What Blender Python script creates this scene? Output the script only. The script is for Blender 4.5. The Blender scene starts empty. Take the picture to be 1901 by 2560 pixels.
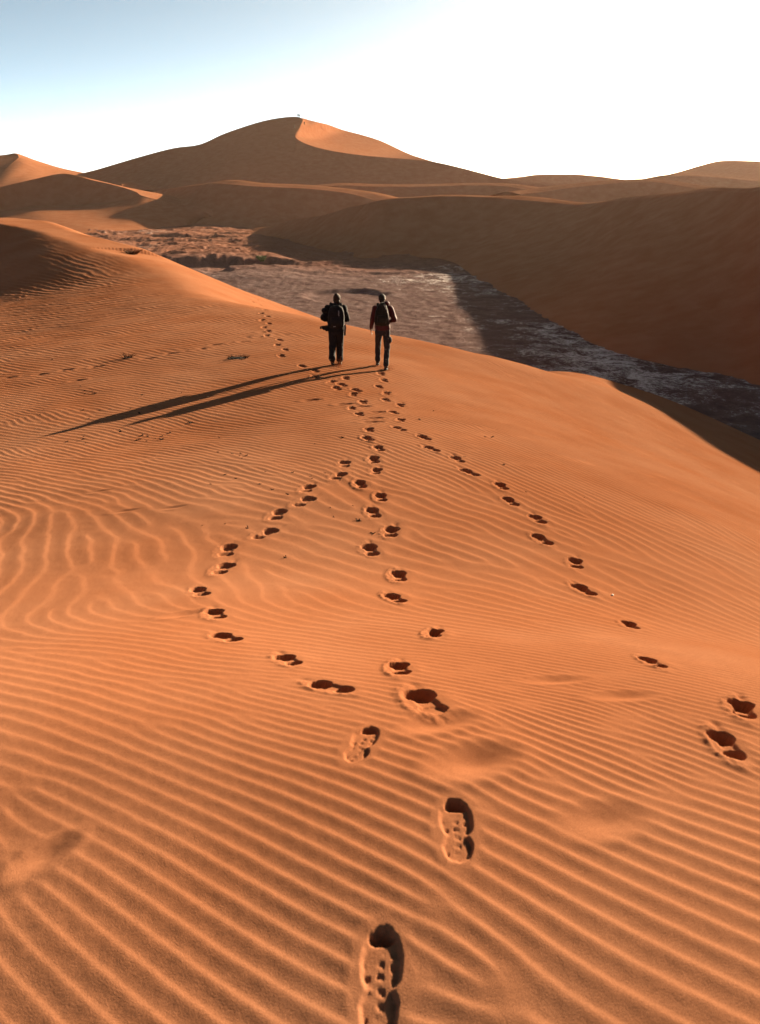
import bpy, bmesh, math, random
import numpy as np
from mathutils import Vector, Matrix

random.seed(7)
RNG = np.random.RandomState(11)
C = bpy.context.scene.collection
R = math.radians
SUN_E, EXPO, HAZE = 5.0, 3.25, 0.000034
SKY, WB = (0.150, 0.46, 0.8, 0.05), (1.24, 1.11, .70)
SUN_AZ, SUN_EL = 40.5, 12.8          # degrees right of the viewing direction (+Y), above the horizon
PITCH, FPX = R(22.6), 1991.0         # camera tilt below the horizon; focal length in photograph pixels (28 mm)
PAN_Z = -14.0                        # valley floor; the camera is at the origin
CP, SP = math.cos(PITCH), math.sin(PITCH)

# ------------------------------------------------------------------ helpers
def tag(o, label=None, cat=None, group=None, kind=None):
    if label: o['label'] = label
    if cat: o['category'] = cat
    if group: o['group'] = group
    if kind: o['kind'] = kind
    return o

def link(name, me, mat=None, parent=None):
    o = bpy.data.objects.new(name, me); C.objects.link(o)
    if mat is not None: me.materials.append(mat)
    if parent is not None: o.parent = parent
    return o

def empty(name, loc, rz=0.0):
    o = bpy.data.objects.new(name, None); C.objects.link(o)
    o.empty_display_size = 0.2
    o.location = loc; o.rotation_euler = (0, 0, rz)
    return o

def survey(px, py, y=None, z=None):
    """World point seen at a photograph position, at a measured distance y or height z."""
    u, v = (px - 950.5) / FPX, (1280.0 - py) / FPX
    dx, dy, dz = u, CP + SP * v, -SP + CP * v
    t = y / dy if y is not None else z / dz
    return (dx * t, dy * t, dz * t)

def grid_mesh(name, X, Y, Z, crease_cols=(), mat=None):
    """A sheet of quads from 2-D coordinate arrays."""
    n, m = X.shape
    co = np.stack([X, Y, Z], -1).reshape(-1, 3).astype(np.float32)
    idx = np.arange(n * m).reshape(n, m)
    q = np.stack([idx[:-1, :-1], idx[:-1, 1:], idx[1:, 1:], idx[1:, :-1]], -1).reshape(-1, 4)
    me = bpy.data.meshes.new(name)
    me.vertices.add(len(co)); me.vertices.foreach_set('co', co.ravel())
    me.loops.add(q.size); me.loops.foreach_set('vertex_index', q.ravel().astype(np.int32))
    me.polygons.add(len(q))
    me.polygons.foreach_set('loop_start', np.arange(0, q.size, 4, dtype=np.int32))
    me.polygons.foreach_set('use_smooth', np.ones(len(q), bool))
    me.update(calc_edges=True)
    return link(name, me, mat)

def hash2(ix, iy, seed):
    n = (ix.astype(np.int64) * 374761393 + iy.astype(np.int64) * 668265263 + seed * 974711) & 0x7fffffff
    n = ((n ^ (n >> 13)) * 1274126177) & 0x7fffffff
    return (n ^ (n >> 16)) & 0xffff

def noise(x, y, seed=0):
    """Gradient noise, about -0.7..0.7."""
    x0, y0 = np.floor(x), np.floor(y)
    fx, fy = x - x0, y - y0
    ix, iy = x0.astype(np.int64), y0.astype(np.int64)
    ux, uy = fx * fx * fx * (fx * (fx * 6 - 15) + 10), fy * fy * fy * (fy * (fy * 6 - 15) + 10)
    def g(a, b):
        h = hash2(ix + a, iy + b, seed) * (2 * math.pi / 65536.0)
        return np.cos(h) * (fx - a) + np.sin(h) * (fy - b)
    n00, n10, n01, n11 = g(0, 0), g(1, 0), g(0, 1), g(1, 1)
    a = n00 + ux * (n10 - n00); b = n01 + ux * (n11 - n01)
    return a + uy * (b - a)

def fbm(x, y, seed=0, octs=4, gain=.5):
    s, a = 0, 1.0
    for k in range(octs):
        s = s + a * noise(x * 2 ** k, y * 2 ** k, seed + 17 * k); a *= gain
    return s

def smoothstep(a, b, x):
    t = np.clip((x - a) / (b - a), 0, 1)
    return t * t * (3 - 2 * t)

# ------------------------------------------------------------------ materials
def new_mat(name):
    m = bpy.data.materials.new(name); m.use_nodes = True
    nt = m.node_tree; nt.nodes.clear()
    out = nt.nodes.new('ShaderNodeOutputMaterial')
    return m, nt, out

def N(nt, kind, **kw):
    n = nt.nodes.new(kind)
    for k, v in kw.items():
        if k in n.inputs.keys(): n.inputs[k].default_value = v
        else: setattr(n, k, v)
    return n

def ramp(nt, stops, interp='LINEAR'):
    r = nt.nodes.new('ShaderNodeValToRGB'); r.color_ramp.interpolation = interp
    e = r.color_ramp.elements
    while len(e) < len(stops): e.new(0.5)
    for el, (p, c) in zip(e, stops):
        el.position = p; el.color = (*c, 1)
    return r

SAND_A, SAND_B = (0.240, 0.106, 0.056), (0.210, 0.079, 0.036)
def sand_material(name, bump_scales, a=SAND_A, b=SAND_B, ripple=None):
    m, nt, out = new_mat(name)
    geo = N(nt, 'ShaderNodeNewGeometry')
    n1 = N(nt, 'ShaderNodeTexNoise', Scale=0.35, Detail=5.0, Roughness=0.6)
    n2 = N(nt, 'ShaderNodeTexNoise', Scale=420.0, Detail=2.0, Roughness=0.7)
    nt.links.new(geo.outputs['Position'], n1.inputs['Vector'])
    nt.links.new(geo.outputs['Position'], n2.inputs['Vector'])
    r1 = ramp(nt, [(0.35, b), (0.68, a)])
    nt.links.new(n1.outputs['Fac'], r1.inputs['Fac'])
    r2 = ramp(nt, [(0.3, (.66, .64, .62)), (0.7, (1.28, 1.30, 1.34))])
    nt.links.new(n2.outputs['Fac'], r2.inputs['Fac'])
    mx = N(nt, 'ShaderNodeMix', data_type='RGBA', blend_type='MULTIPLY'); mx.inputs[0].default_value = 1
    nt.links.new(r1.outputs[0], mx.inputs[6]); nt.links.new(r2.outputs[0], mx.inputs[7])
    d = N(nt, 'ShaderNodeBsdfDiffuse', Roughness=0.6)
    nt.links.new(mx.outputs[2], d.inputs['Color'])
    last = None
    for sc, strg, dist in bump_scales:
        nn = N(nt, 'ShaderNodeTexNoise', Scale=sc, Detail=3.0, Roughness=0.6)
        nt.links.new(geo.outputs['Position'], nn.inputs['Vector'])
        bp = N(nt, 'ShaderNodeBump', Strength=strg, Distance=dist)
        nt.links.new(nn.outputs['Fac'], bp.inputs['Height'])
        if last: nt.links.new(last.outputs[0], bp.inputs['Normal'])
        last = bp
    if ripple:
        mp = N(nt, 'ShaderNodeMapping'); mp.inputs['Rotation'].default_value = (0, 0, R(ripple[1]))
        nt.links.new(geo.outputs['Position'], mp.inputs['Vector'])
        w = N(nt, 'ShaderNodeTexWave', Scale=ripple[0], Distortion=4.0, Detail=2.0)
        w.inputs['Detail Scale'].default_value = 0.6
        nt.links.new(mp.outputs[0], w.inputs['Vector'])
        bp = N(nt, 'ShaderNodeBump', Strength=ripple[2], Distance=ripple[3])
        nt.links.new(w.outputs['Fac'], bp.inputs['Height'])
        if last: nt.links.new(last.outputs[0], bp.inputs['Normal'])
        last = bp
    if last: nt.links.new(last.outputs[0], d.inputs['Normal'])
    nt.links.new(d.outputs[0], out.inputs['Surface'])
    return m

def plain(name, col, rough=0.8, spec=0.3, var=0.25, scale=30.0, sheen=0.0, bump=0.0):
    m, nt, out = new_mat(name)
    tc = N(nt, 'ShaderNodeTexCoord')
    n1 = N(nt, 'ShaderNodeTexNoise', Scale=scale, Detail=4.0, Roughness=0.6)
    nt.links.new(tc.outputs['Object'], n1.inputs['Vector'])
    lo = tuple(c * (1 - var) for c in col); hi = tuple(min(1, c * (1 + var)) for c in col)
    r = ramp(nt, [(0.3, lo), (0.7, hi)])
    nt.links.new(n1.outputs['Fac'], r.inputs['Fac'])
    p = N(nt, 'ShaderNodeBsdfPrincipled', Roughness=rough)
    p.inputs['Specular IOR Level'].default_value = spec
    p.inputs['Sheen Weight'].default_value = sheen
    nt.links.new(r.outputs[0], p.inputs['Base Color'])
    if bump:
        bp = N(nt, 'ShaderNodeBump', Strength=0.6, Distance=bump)
        nt.links.new(n1.outputs['Fac'], bp.inputs['Height']); nt.links.new(bp.outputs[0], p.inputs['Normal'])
    nt.links.new(p.outputs[0], out.inputs['Surface'])
    return m

sand_near = sand_material('rippled_sand', [(260.0, .35, .004)])
sand_far = sand_material('dune_sand', [(0.12, .2, 0.3), (2.5, .2, .03)])

# ------------------------------------------------------------------ the foreground dune (height field)
CTRL = [(0,.3,-1.69),(0,1.1,-1.68),(0,1.6,-1.69),(0,2.2,-1.77),(0,3.2,-2.1),(0,4.4,-2.54),(0,5.5,-2.86),(0,8,-3.18),(0,12,-3.55),(0,19,-4.15),
  (-.7,1.1,-1.725),(-1.2,1.9,-1.865),(-2,3,-2.2),(-2.6,4.5,-2.74),(-4,7.6,-3.38),(-5.9,13.1,-4.1),(-5,19,-4.2),(-13.6,29,-4.95),(-3,12.5,-3.86),
  (.7,1.1,-1.67),(1.1,1.75,-1.77),(2,3,-2.16),(2.6,4.5,-2.84),(4.6,8.6,-4.05),(3,13,-4.15),(8.2,16.2,-6.3),(12.2,24.3,-8.5),(10.6,38,-8.7),(12.2,36,-9.4),(15.4,40,-10.6),(18.8,58,-14.2),(20.9,53,-14.2),(16.4,62.5,-14.3),(21.5,45.6,-14.1),(24,38,-14),(8,48,-10),
  (.6,27,-4.75),(3.3,26.2,-5.2),(5.8,26.8,-6.0),(8.2,29.2,-7.0),(-2.9,30.6,-4.55),(-7.1,34.4,-4.45),(-13.8,45.9,-3.8),
  (4,21,-5.2),(-10,23,-4.55),(-20,34,-5.5),(-19,45,-4.25),(-21,52,-3.2),(-24.6,45.3,-5.6),(-19.4,40.2,-5.3),(-23,49,-4.2),(-27.5,54,-4.1),(-34,55,-5.5),(-25,57,-2.65),(-30,59,-2.7),(-31,47,-6.4),(-30,35,-6.6),
  (-8,8,-4.1),(8,6,-5.2),(-5,2,-2.9),(4,1,-2.2),(20,20,-11),(-14,16,-5.0)]

class Plate:
    """Thin plate through the measured points."""
    def __init__(s, pts, lam=0.02):
        p = np.array(pts, float); s.p = p[:, :2]; n = len(p)
        d2 = ((s.p[:, None] - s.p[None]) ** 2).sum(-1)
        K = np.where(d2 > 0, .5 * d2 * np.log(d2 + 1e-12), 0) + lam * np.eye(n)
        Pm = np.hstack([np.ones((n, 1)), s.p])
        A = np.block([[K, Pm], [Pm.T, np.zeros((3, 3))]])
        s.w = np.linalg.solve(A, np.concatenate([p[:, 2], np.zeros(3)]))
    def __call__(s, x, y):
        h = s.w[-3] + s.w[-2] * x + s.w[-1] * y
        for (a, b), w in zip(s.p, s.w[:-3]):
            d2 = (x - a) ** 2 + (y - b) ** 2
            h = h + w * .5 * d2 * np.log(d2 + 1e-12)
        return h
plate = Plate(CTRL)

def crest_dist(x, y, line):
    """Signed distance beyond a crest (plan polyline, left to right) and the crest values there."""
    best = np.full(x.shape, 1e9); sd = np.zeros(x.shape); vals = [np.zeros(x.shape) for _ in line[0][2:]]
    for p, q in zip(line[:-1], line[1:]):
        dx, dy = q[0] - p[0], q[1] - p[1]; L2 = dx * dx + dy * dy
        t = np.clip(((x - p[0]) * dx + (y - p[1]) * dy) / L2, 0, 1)
        ex, ey = x - p[0] - t * dx, y - p[1] - t * dy
        d = np.hypot(ex, ey); side = np.sign(dx * ey - dy * ex)
        m = d < best
        best = np.where(m, d, best); sd = np.where(m, d * side, sd)
        for k in range(len(vals)):
            vals[k] = np.where(m, p[2 + k] + t * (q[2 + k] - p[2 + k]), vals[k])
    return sd, vals

def smin(a, b, k):
    h = np.clip(.5 + .5 * (b - a) / k, 0, 1)
    return b + (a - b) * h - k * h * (1 - h)

# plan x, y, crest height, fall beyond it, rounding
BRINK = [(-60,64,-2.5,.03,.1),(-30,61,-2.55,.02,.08),(-25.6,60,-2.62,.02,.08),(-21.3,53.5,-3.02,.05,.08),(-17,47.5,-3.5,.1,.10),(-13.8,45.9,-3.85,.2,.2),
         (-7.1,34.4,-4.5,.35,.4),(-2.9,30.6,-4.62,.42,.5),(.6,27.6,-4.8,.45,.6),(3.3,27,-5.25,.45,.8),(5.8,28.2,-6.05,.40,1.0),(8.2,31.5,-7.1,.3,1.2),(11,36,-7.4,.2,1.0),(16,42,-7,.1,1.0),(28,52,-4,.0,1.0)]
RIDGE = [(-60,72,-2.3,.4,.3),(-28,66,-2.75,.4,.3),(-24,61.5,-2.72,.4,.25),(-20,55,-3.0,.45,.25),(-15.6,51,-3.35,.45,.25),(-12.8,47.5,-3.9,.45,.3),(-8,36,-4.3,.5,.5),(0,29,-4.3,.5,.5),(20,29,-4,.5,.5)]

def dune_base(x, y, h=None):
    if h is None: h = plate(x, y)
    sd, (zc, fall, rnd) = crest_dist(x, y, BRINK)
    w = smoothstep(-14, -3, sd)                       # the crest only acts near itself
    h = np.where(w > 0, h + w * (smin(h, zc - fall * sd + (1 - w) * 3, rnd) - h), h)
    sd2, (zc2, fall2, rnd2) = crest_dist(x, y, RIDGE)
    w2 = smoothstep(-6, -1, sd2)
    h = np.where(w2 > 0, h + w2 * (smin(h, zc2 - fall2 * sd2 + (1 - w2) * 3, rnd2) - h), h)
    return dune_uneven(x, y, h)

def dune_uneven(x, y, h):
    h = h + .025 * noise(x * .35 + 3.1, y * .35, 5) + .012 * noise(x * 1.3, y * 1.3, 6)
    return h

# ------------------------------------------------------------------ the dunes beyond (lofted through their measured crests)
def catmull(P, n):
    """P: S x ... control points along axis 0 -> about n samples, through the points (chord-length knots)."""
    S = len(P)
    if S == 2:
        t = np.linspace(0, 1, n); return P[0] + (P[1] - P[0]) * t.reshape((-1,) + (1,) * (P.ndim - 1))
    ctr = P.reshape(S, -1, 3).mean(1)
    k = np.concatenate([[0], np.cumsum(np.sqrt(np.linalg.norm(np.diff(ctr, axis=0), axis=1) + 1e-6))])
    T = np.empty_like(P)
    sh = (-1,) + (1,) * (P.ndim - 1)
    dk = np.diff(k).reshape(sh); sl = np.diff(P, axis=0) / dk
    T[1:-1] = (sl[:-1] * dk[1:] + sl[1:] * dk[:-1]) / (dk[1:] + dk[:-1])
    T[0], T[-1] = sl[0], sl[-1]
    ts = np.linspace(0, k[-1], n)
    i = np.clip(np.searchsorted(k, ts, side='right') - 1, 0, S - 2)
    h = (k[i + 1] - k[i]); u = ((ts - k[i]) / h).reshape(sh); h = h.reshape(sh)
    return ((2*u**3 - 3*u**2 + 1) * P[i] + (u**3 - 2*u**2 + u) * h * T[i]
            + (-2*u**3 + 3*u**2) * P[i + 1] + (u**3 - u**2) * h * T[i + 1])

def loft(name, rails, creases, nu=220, nv=26, mat=None, rough=(.25, .04, .5, .1)):
    """rails: list (front to back) of equal-length point lists; a sheet through them, with sharp edges at the crease rails."""
    G = np.array(rails, float).transpose(1, 0, 2)          # stations x rails x 3
    U = catmull(G, nu)                                      # nu x rails x 3
    U = U.transpose(1, 0, 2)                                # rails x nu x 3
    cuts = [0] + list(creases) + [len(rails) - 1]
    cos, quads, base = [], [], 0
    for a, b in zip(cuts[:-1], cuts[1:]):
        V = catmull(U[a:b + 1], nv * (b - a) if b - a > 1 else nv)   # nv x nu x 3
        V = V.copy()
        fade = 1.0
        V[..., 2] += rough[0] * noise(V[..., 0] * rough[1], V[..., 1] * rough[1], 31) + rough[2] * .2 * noise(V[..., 0] * rough[3], V[..., 1] * rough[3], 32)
        n, m = V.shape[:2]
        idx = base + np.arange(n * m).reshape(n, m)
        quads.append(np.stack([idx[:-1, :-1], idx[:-1, 1:], idx[1:, 1:], idx[1:, :-1]], -1).reshape(-1, 4))
        cos.append(V.reshape(-1, 3)); base += n * m
    co = np.concatenate(cos).astype(np.float32); q = np.concatenate(quads)
    me = bpy.data.meshes.new(name)
    me.vertices.add(len(co)); me.vertices.foreach_set('co', co.ravel())
    me.loops.add(q.size); me.loops.foreach_set('vertex_index', q.ravel().astype(np.int32))
    me.polygons.add(len(q)); me.polygons.foreach_set('loop_start', np.arange(0, q.size, 4, dtype=np.int32))
    me.polygons.foreach_set('use_smooth', np.ones(len(q), bool)); me.update(calc_edges=True)
    o = link(name, me, mat or sand_far); tag(o, kind='structure')
    return o

def ridge(crest, slope=.55, front=None, world=False, shoulder=(2.5, .08), back=(70, -16.0), low=-15.0, sag=.07, mid=.42):
    """Rails of a dune from its crest: foot, hollow, brink, shoulder and the long slope behind."""
    c = np.array([survey(a, b, y=y) for a, b, y in crest]) if not world else np.array(crest, float)
    t = np.gradient(c[:, :2], axis=0); t /= np.linalg.norm(t, axis=1)[:, None]
    nrm = np.stack([t[:, 1], -t[:, 0]], 1)                  # towards the viewer when the crest runs left to right
    foot = c.copy()
    if front is None:
        run = (c[:, 2] - low) / slope
        foot[:, :2] += nrm * run[:, None]
        foot[:, 2] = low
    else:
        foot = np.array(front, float)
    dirb = c[:, :2] - foot[:, :2]; dirb /= np.linalg.norm(dirb, axis=1)[:, None] + 1e-9
    m = foot + (c - foot) * mid; m[:, 2] -= sag * (c[:, 2] - foot[:, 2])
    sh = c.copy(); sh[:, :2] += dirb * shoulder[0]; sh[:, 2] += shoulder[1]
    bk = c.copy(); bk[:, :2] += dirb * back[0]; bk[:, 2] = back[1]
    bm = sh + (bk - sh) * .45; bm[:, 2] += .04 * (sh[:, 2] - back[1])
    return [foot, m, c, sh, bm, bk]

def at_foot(pts, z=-14.25):
    return [survey(a, b, z=z) if len(p) == 2 else p for p in pts for a, b in [p[:2]]]

# right-hand dune and the hump it runs into, one body of sand with a dark face towards the valley
big_crest = [(90, 2, 9.5), (72, 34, 8.0), (57, 62, 6.0), (51.5, 74, 6.6), (47.5, 88, 3.0), (45.6, 103, -.82), survey(1756, 483, y=122), survey(1606, 496, y=138), survey(1500, 508, y=158),
             survey(1410, 506, y=172), survey(1300, 497, y=181), survey(1180, 492, y=188), survey(1065, 495, y=190), survey(950, 503, y=192), survey(891, 517, y=201), survey(817, 535, y=216), survey(748, 547, y=233), survey(627, 577, y=262)]
big_foot = [(44, -10, -14.3), (36, 18, -14.3), (32, 38, -14.3), (29.5, 47, -14.3), survey(1901, 972, z=-14.2), survey(1813, 943, z=-14.2), survey(1583, 897, z=-14.2), survey(1445, 845, z=-14.2), survey(1300, 762, z=-14.2),
            survey(1190, 695, z=-14.2), survey(1123, 657, z=-14.2), survey(1050, 645, z=-14.2), survey(990, 642, z=-14.2), survey(900, 640, z=-14.2), survey(800, 622, z=-14.2), survey(730, 606, z=-14.2), survey(680, 592, z=-14.2), survey(600, 583, z=-14.2)]
loft('sand_dune', ridge(big_crest, front=big_foot, world=True, shoulder=(5.0, .28), sag=.09), [2], nu=420, rough=(.75, .05, .8, .13))

# dark dune in the middle of the valley's far side
mid = [(300, 500, 374), (362, 485, 368), (437, 471, 352), (506, 461, 332), (552, 459, 314), (633, 465, 310), (748, 470, 310), (834, 477, 309), (897, 488, 306), (950, 505, 300), (1010, 525, 292)]
loft('sand_dune', ridge(mid, slope=.52, shoulder=(9, 1.1)), [2])
# low layers behind it
loft('sand_dune', ridge([(700, 478, 335), (765, 472, 337), (851, 464, 340), (950, 467, 340), (1060, 466, 340), (1163, 464, 340), (1238, 463, 338), (1295, 470, 333), (1353, 481, 326), (1440, 492, 315), (1530, 500, 300)], slope=.45, shoulder=(8, .8)), [2])
loft('sand_dune', ridge([(1300, 486, 300), (1347, 481, 304), (1410, 471, 308), (1526, 458, 312), (1618, 453, 312), (1670, 459, 308), (1756, 473, 300), (1850, 487, 290), (1960, 500, 280)], slope=.45, shoulder=(8, .8)), [2])
loft('sand_dune', ridge([(1480, 466, 420), (1560, 460, 425), (1618, 452, 428), (1670, 442, 430), (1698, 439, 430), (1756, 441, 430), (1901, 453, 425), (2050, 462, 415)], slope=.4, shoulder=(9, .7)), [2])
loft('sand_dune', ridge([(1180, 462, 560), (1272, 449, 566), (1318, 444, 570), (1345, 440, 570), (1439, 439, 570), (1497, 444, 566), (1566, 453, 560), (1680, 462, 550)], slope=.4, shoulder=(9, .7)), [2])
# pale far dune on the right: its near side leans gently towards the valley and stays in the light
K11 = [(1480, 462, 600), (1618, 448, 610), (1698, 430, 620), (1756, 413, 625), (1796, 403, 628), (1830, 401, 630), (1901, 406, 630), (2050, 420, 620), (2200, 440, 600)]
c11 = np.array([survey(a, b, y=y) for a, b, y in K11])
f11 = c11 + np.array([5., -200., -9.]); g11 = c11 + np.array([10., -280., -28.]); b11 = c11 + np.array([20., 90., -26.])
loft('sand_dune', [g11, f11, c11 * .55 + f11 * .45 + np.array([0, 0, .5]), c11, c11 + np.array([3., 12., -.5]), b11], [], rough=(.5, .02, .5, .06))

# the great dune with its curved brink
K = [(100, 450, 405), (215, 431, 402), (300, 408, 402), (430, 372, 404), (500, 361, 405), (560, 335, 407), (660, 302, 409), (735, 291, 409), (754, 295, 406), (757, 302, 402), (749, 318, 394), (740, 334, 385),
     (742, 345, 379), (765, 358, 373), (810, 371, 368), (900, 385, 362), (1060, 402, 356), (1150, 419, 352), (1261, 446, 348), (1353, 459, 344), (1440, 471, 340)]
FAR_K = 1.17
kc = np.array([survey(*p[:2], y=p[2] * FAR_K) for p in K])
UPX = [(90, 451, 430), (205, 434, 432), (290, 412, 434), (425, 377, 436), (495, 367, 438), (556, 342, 440), (655, 310, 440), (738, 293.5, 414), (762, 296, 412), (772, 299.5, 412), (795, 306, 414), (825, 315, 416),
       (860, 325, 418), (905, 337, 420), (950, 351, 420), (1010, 378, 418), (1072, 401, 400), (1155, 421, 372), (1264, 448, 362), (1356, 461, 356), (1443, 473, 350)]
lean = np.interp(np.arange(21), [0, 7, 10, 12, 15, 17, 20], [0, 0, 8, 50, 60, 30, 0])      # the sunlit slope climbs gently to its skyline
ku = np.array([survey(*p[:2], y=p[2] * FAR_K + l) for p, l in zip(UPX, lean)])
kf = kc.copy(); run = (kc[:, 2] + 15) / np.interp(np.arange(21), [0, 7, 12, 16, 20], [.36, .34, .36, .44, .48])
dirs = np.stack([np.interp(np.arange(21), [0, 6, 13, 20], [-.08, -.15, -.32, -.22]), -np.ones(21)], 1); dirs /= np.linalg.norm(dirs, axis=1)[:, None]
base_pt = kc.copy()
kf[:, :2] += dirs * run[:, None]; kf[:, 2] = -15
fi = [0, 2, 4, 6, 16, 18, 20]                           # the foot runs straight past the bend of the brink
kf[:, 1] = np.interp(np.arange(21), fi, kf[fi, 1]); kf[:, 0] = kc[:, 0] - .15 * (kc[:, 1] - kf[:, 1])
kf[6:17, 0] = np.interp(np.arange(6, 17), [6, 16], kf[[6, 16], 0])
km = kf + (kc - kf) * .5; km[:, 2] -= .005 * (kc[:, 2] + 15)
kb = ku.copy(); kb[:, 1] += 80; kb[:, 0] += 20; kb[:, 2] = -15
kmid = (kc + ku) / 2; kmid[:, 2] -= .03 * np.abs(ku[:, 1] - kc[:, 1])
great = loft('sand_dune', [kf, km, kc, kmid, ku, kb], [2, 4], nu=500, rough=(1.0, .02, 1.0, .05))

# far left peak and its brink
K2 = [(-150, 420, 470), (-40, 398, 470), (20, 391, 472), (48, 393, 468), (40, 400, 460), (60, 408, 452), (90, 420, 448), (124, 437, 440), (180, 452, 436)]
c2 = np.array([survey(*p[:2], y=p[2]) for p in K2])
U2 = [(-150, 412, 500), (-40, 394, 490), (15, 386, 485), (41, 383, 482), (62, 390, 482), (86, 399, 484), (144, 417, 486), (201, 430, 486), (290, 447, 480)]
u2 = np.array([survey(*p[:2], y=p[2]) for p in U2])
f2 = c2.copy(); f2[:, 0] += 15; f2[:, 1] -= 75; f2[:, 2] = -3
b2 = u2.copy(); b2[:, 1] += 70; b2[:, 2] = -15
loft('sand_dune', [f2, (f2 + c2) / 2, c2, (c2 + u2) / 2 + np.array([0, 0, .3]), u2, b2], [2, 4])
loft('sand_dune', ridge([(265, 466, 372), (287, 459, 374), (310, 456, 376), (330, 458, 375), (348, 466, 372), (365, 476, 368)], slope=.16, shoulder=(2, .1)), [2], nu=60)

# left dune: crest with a slip face, and the lit apron running out onto the flat
K3 = [(-140, 500, 296), (0, 467, 308), (80, 450, 317), (161, 434, 324), (230, 450, 324), (299, 466, 321), (340, 479, 317), (354, 488, 313), (437, 508, 305), (500, 521, 297), (536, 545, 295), (546, 566, 292)]
c3 = np.array([survey(*p[:2], y=p[2]) for p in K3])
drop = np.array([10, 10.5, 11, 11, 8.5, 5.5, 2.4, .5, .25, .2, .2, .1])
toe = c3.copy(); d3 = np.array([-.45, -.89]); toe[:, :2] += d3 * (drop / .6)[:, None]; toe[:, 2] -= drop
F3 = [(-170, 600), (-40, 588), (60, 584), (150, 584), (230, 582), (290, 578), (330, 575), (374, 572), (430, 567), (480, 563), (520, 560), (545, 566)]
f3 = np.array([survey(a, b, z=-14.2) for a, b in F3])
b3 = c3.copy(); b3[:, 0] += 55; b3[:, 1] += 75; b3[:, 2] = -16
t3 = toe + (f3 - toe) * .5
loft('sand_dune', [f3, t3, toe, c3, c3 * .6 + b3 * .4, b3], [2, 3], nu=360, rough=(.3, .05, .4, .15))

# ------------------------------------------------------------------ valley floor: one sheet to the horizon
def pan_height(x, y):
    big = fbm(x * .018, y * .03, 41, 3)
    ledge = fbm(x * .06 + 9, y * .10, 43, 5, .6)
    h = .25 * big
    far = smoothstep(110, 170, y)
    ter = np.floor(ledge * 4) / 4 + smoothstep(.7, 1.0, (ledge * 4) % 1.0) / 4
    h = h + far * 1.0 * ter * (1 - smoothstep(270, 330, y)) + .05 * (1 - far) * ledge
    # wide shallow basin with a raised bank, left of the middle
    wob = 4.5 * noise(x * .11, y * .11, 47) + 1.6 * noise(x * .35, y * .35, 48) + .5 * noise(x * 1.1, y * 1.1, 49)
    h = h + 1.6 * smoothstep(149, 151.6, y + wob - .12 * (x + 28)) * smoothstep(-46, -37, x) * (1 - smoothstep(-24, -9, x)) * (1 - smoothstep(160, 200, y))
    h = h + .8 * smoothstep(-27.2, -24.6, x + wob) * (1 - smoothstep(-22, 0, x)) * smoothstep(112, 128, y) * (1 - smoothstep(143, 149, y))
    # sunken patch with a broken rim
    e = np.sqrt(((x + 4.8) / 6.0) ** 2 + ((y - 110) / 6.5) ** 2) + .05 * wob
    h = h - .40 * (1 - smoothstep(.72, 1.0, e)) + .10 * np.exp(-((e - 1.1) / .12) ** 2) * (.5 + noise(x * .4, y * .4, 50))
    h = h + .55 * np.exp(-(np.hypot((x + 31) / 2.2, (y - 138) / 2.0)) ** 2) + .10 * noise(x * .9, y * .9, 51) + .05 * np.abs(noise(x * 2.3, y * 2.3, 52))
    return h - .2
ths = np.radians(np.concatenate([np.linspace(-180, -34, 90)[:-1], np.linspace(-34, 34, 760), np.linspace(34, 180, 90)[1:]]))
rs = np.concatenate([[0.5, 8, 16], np.geomspace(24, 420, 620), np.geomspace(450, 1300, 20)])
TT, RR = np.meshgrid(ths, rs)
XX, YY = RR * np.sin(TT), RR * np.cos(TT)
ZZ = PAN_Z + pan_height(XX, YY)

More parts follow.
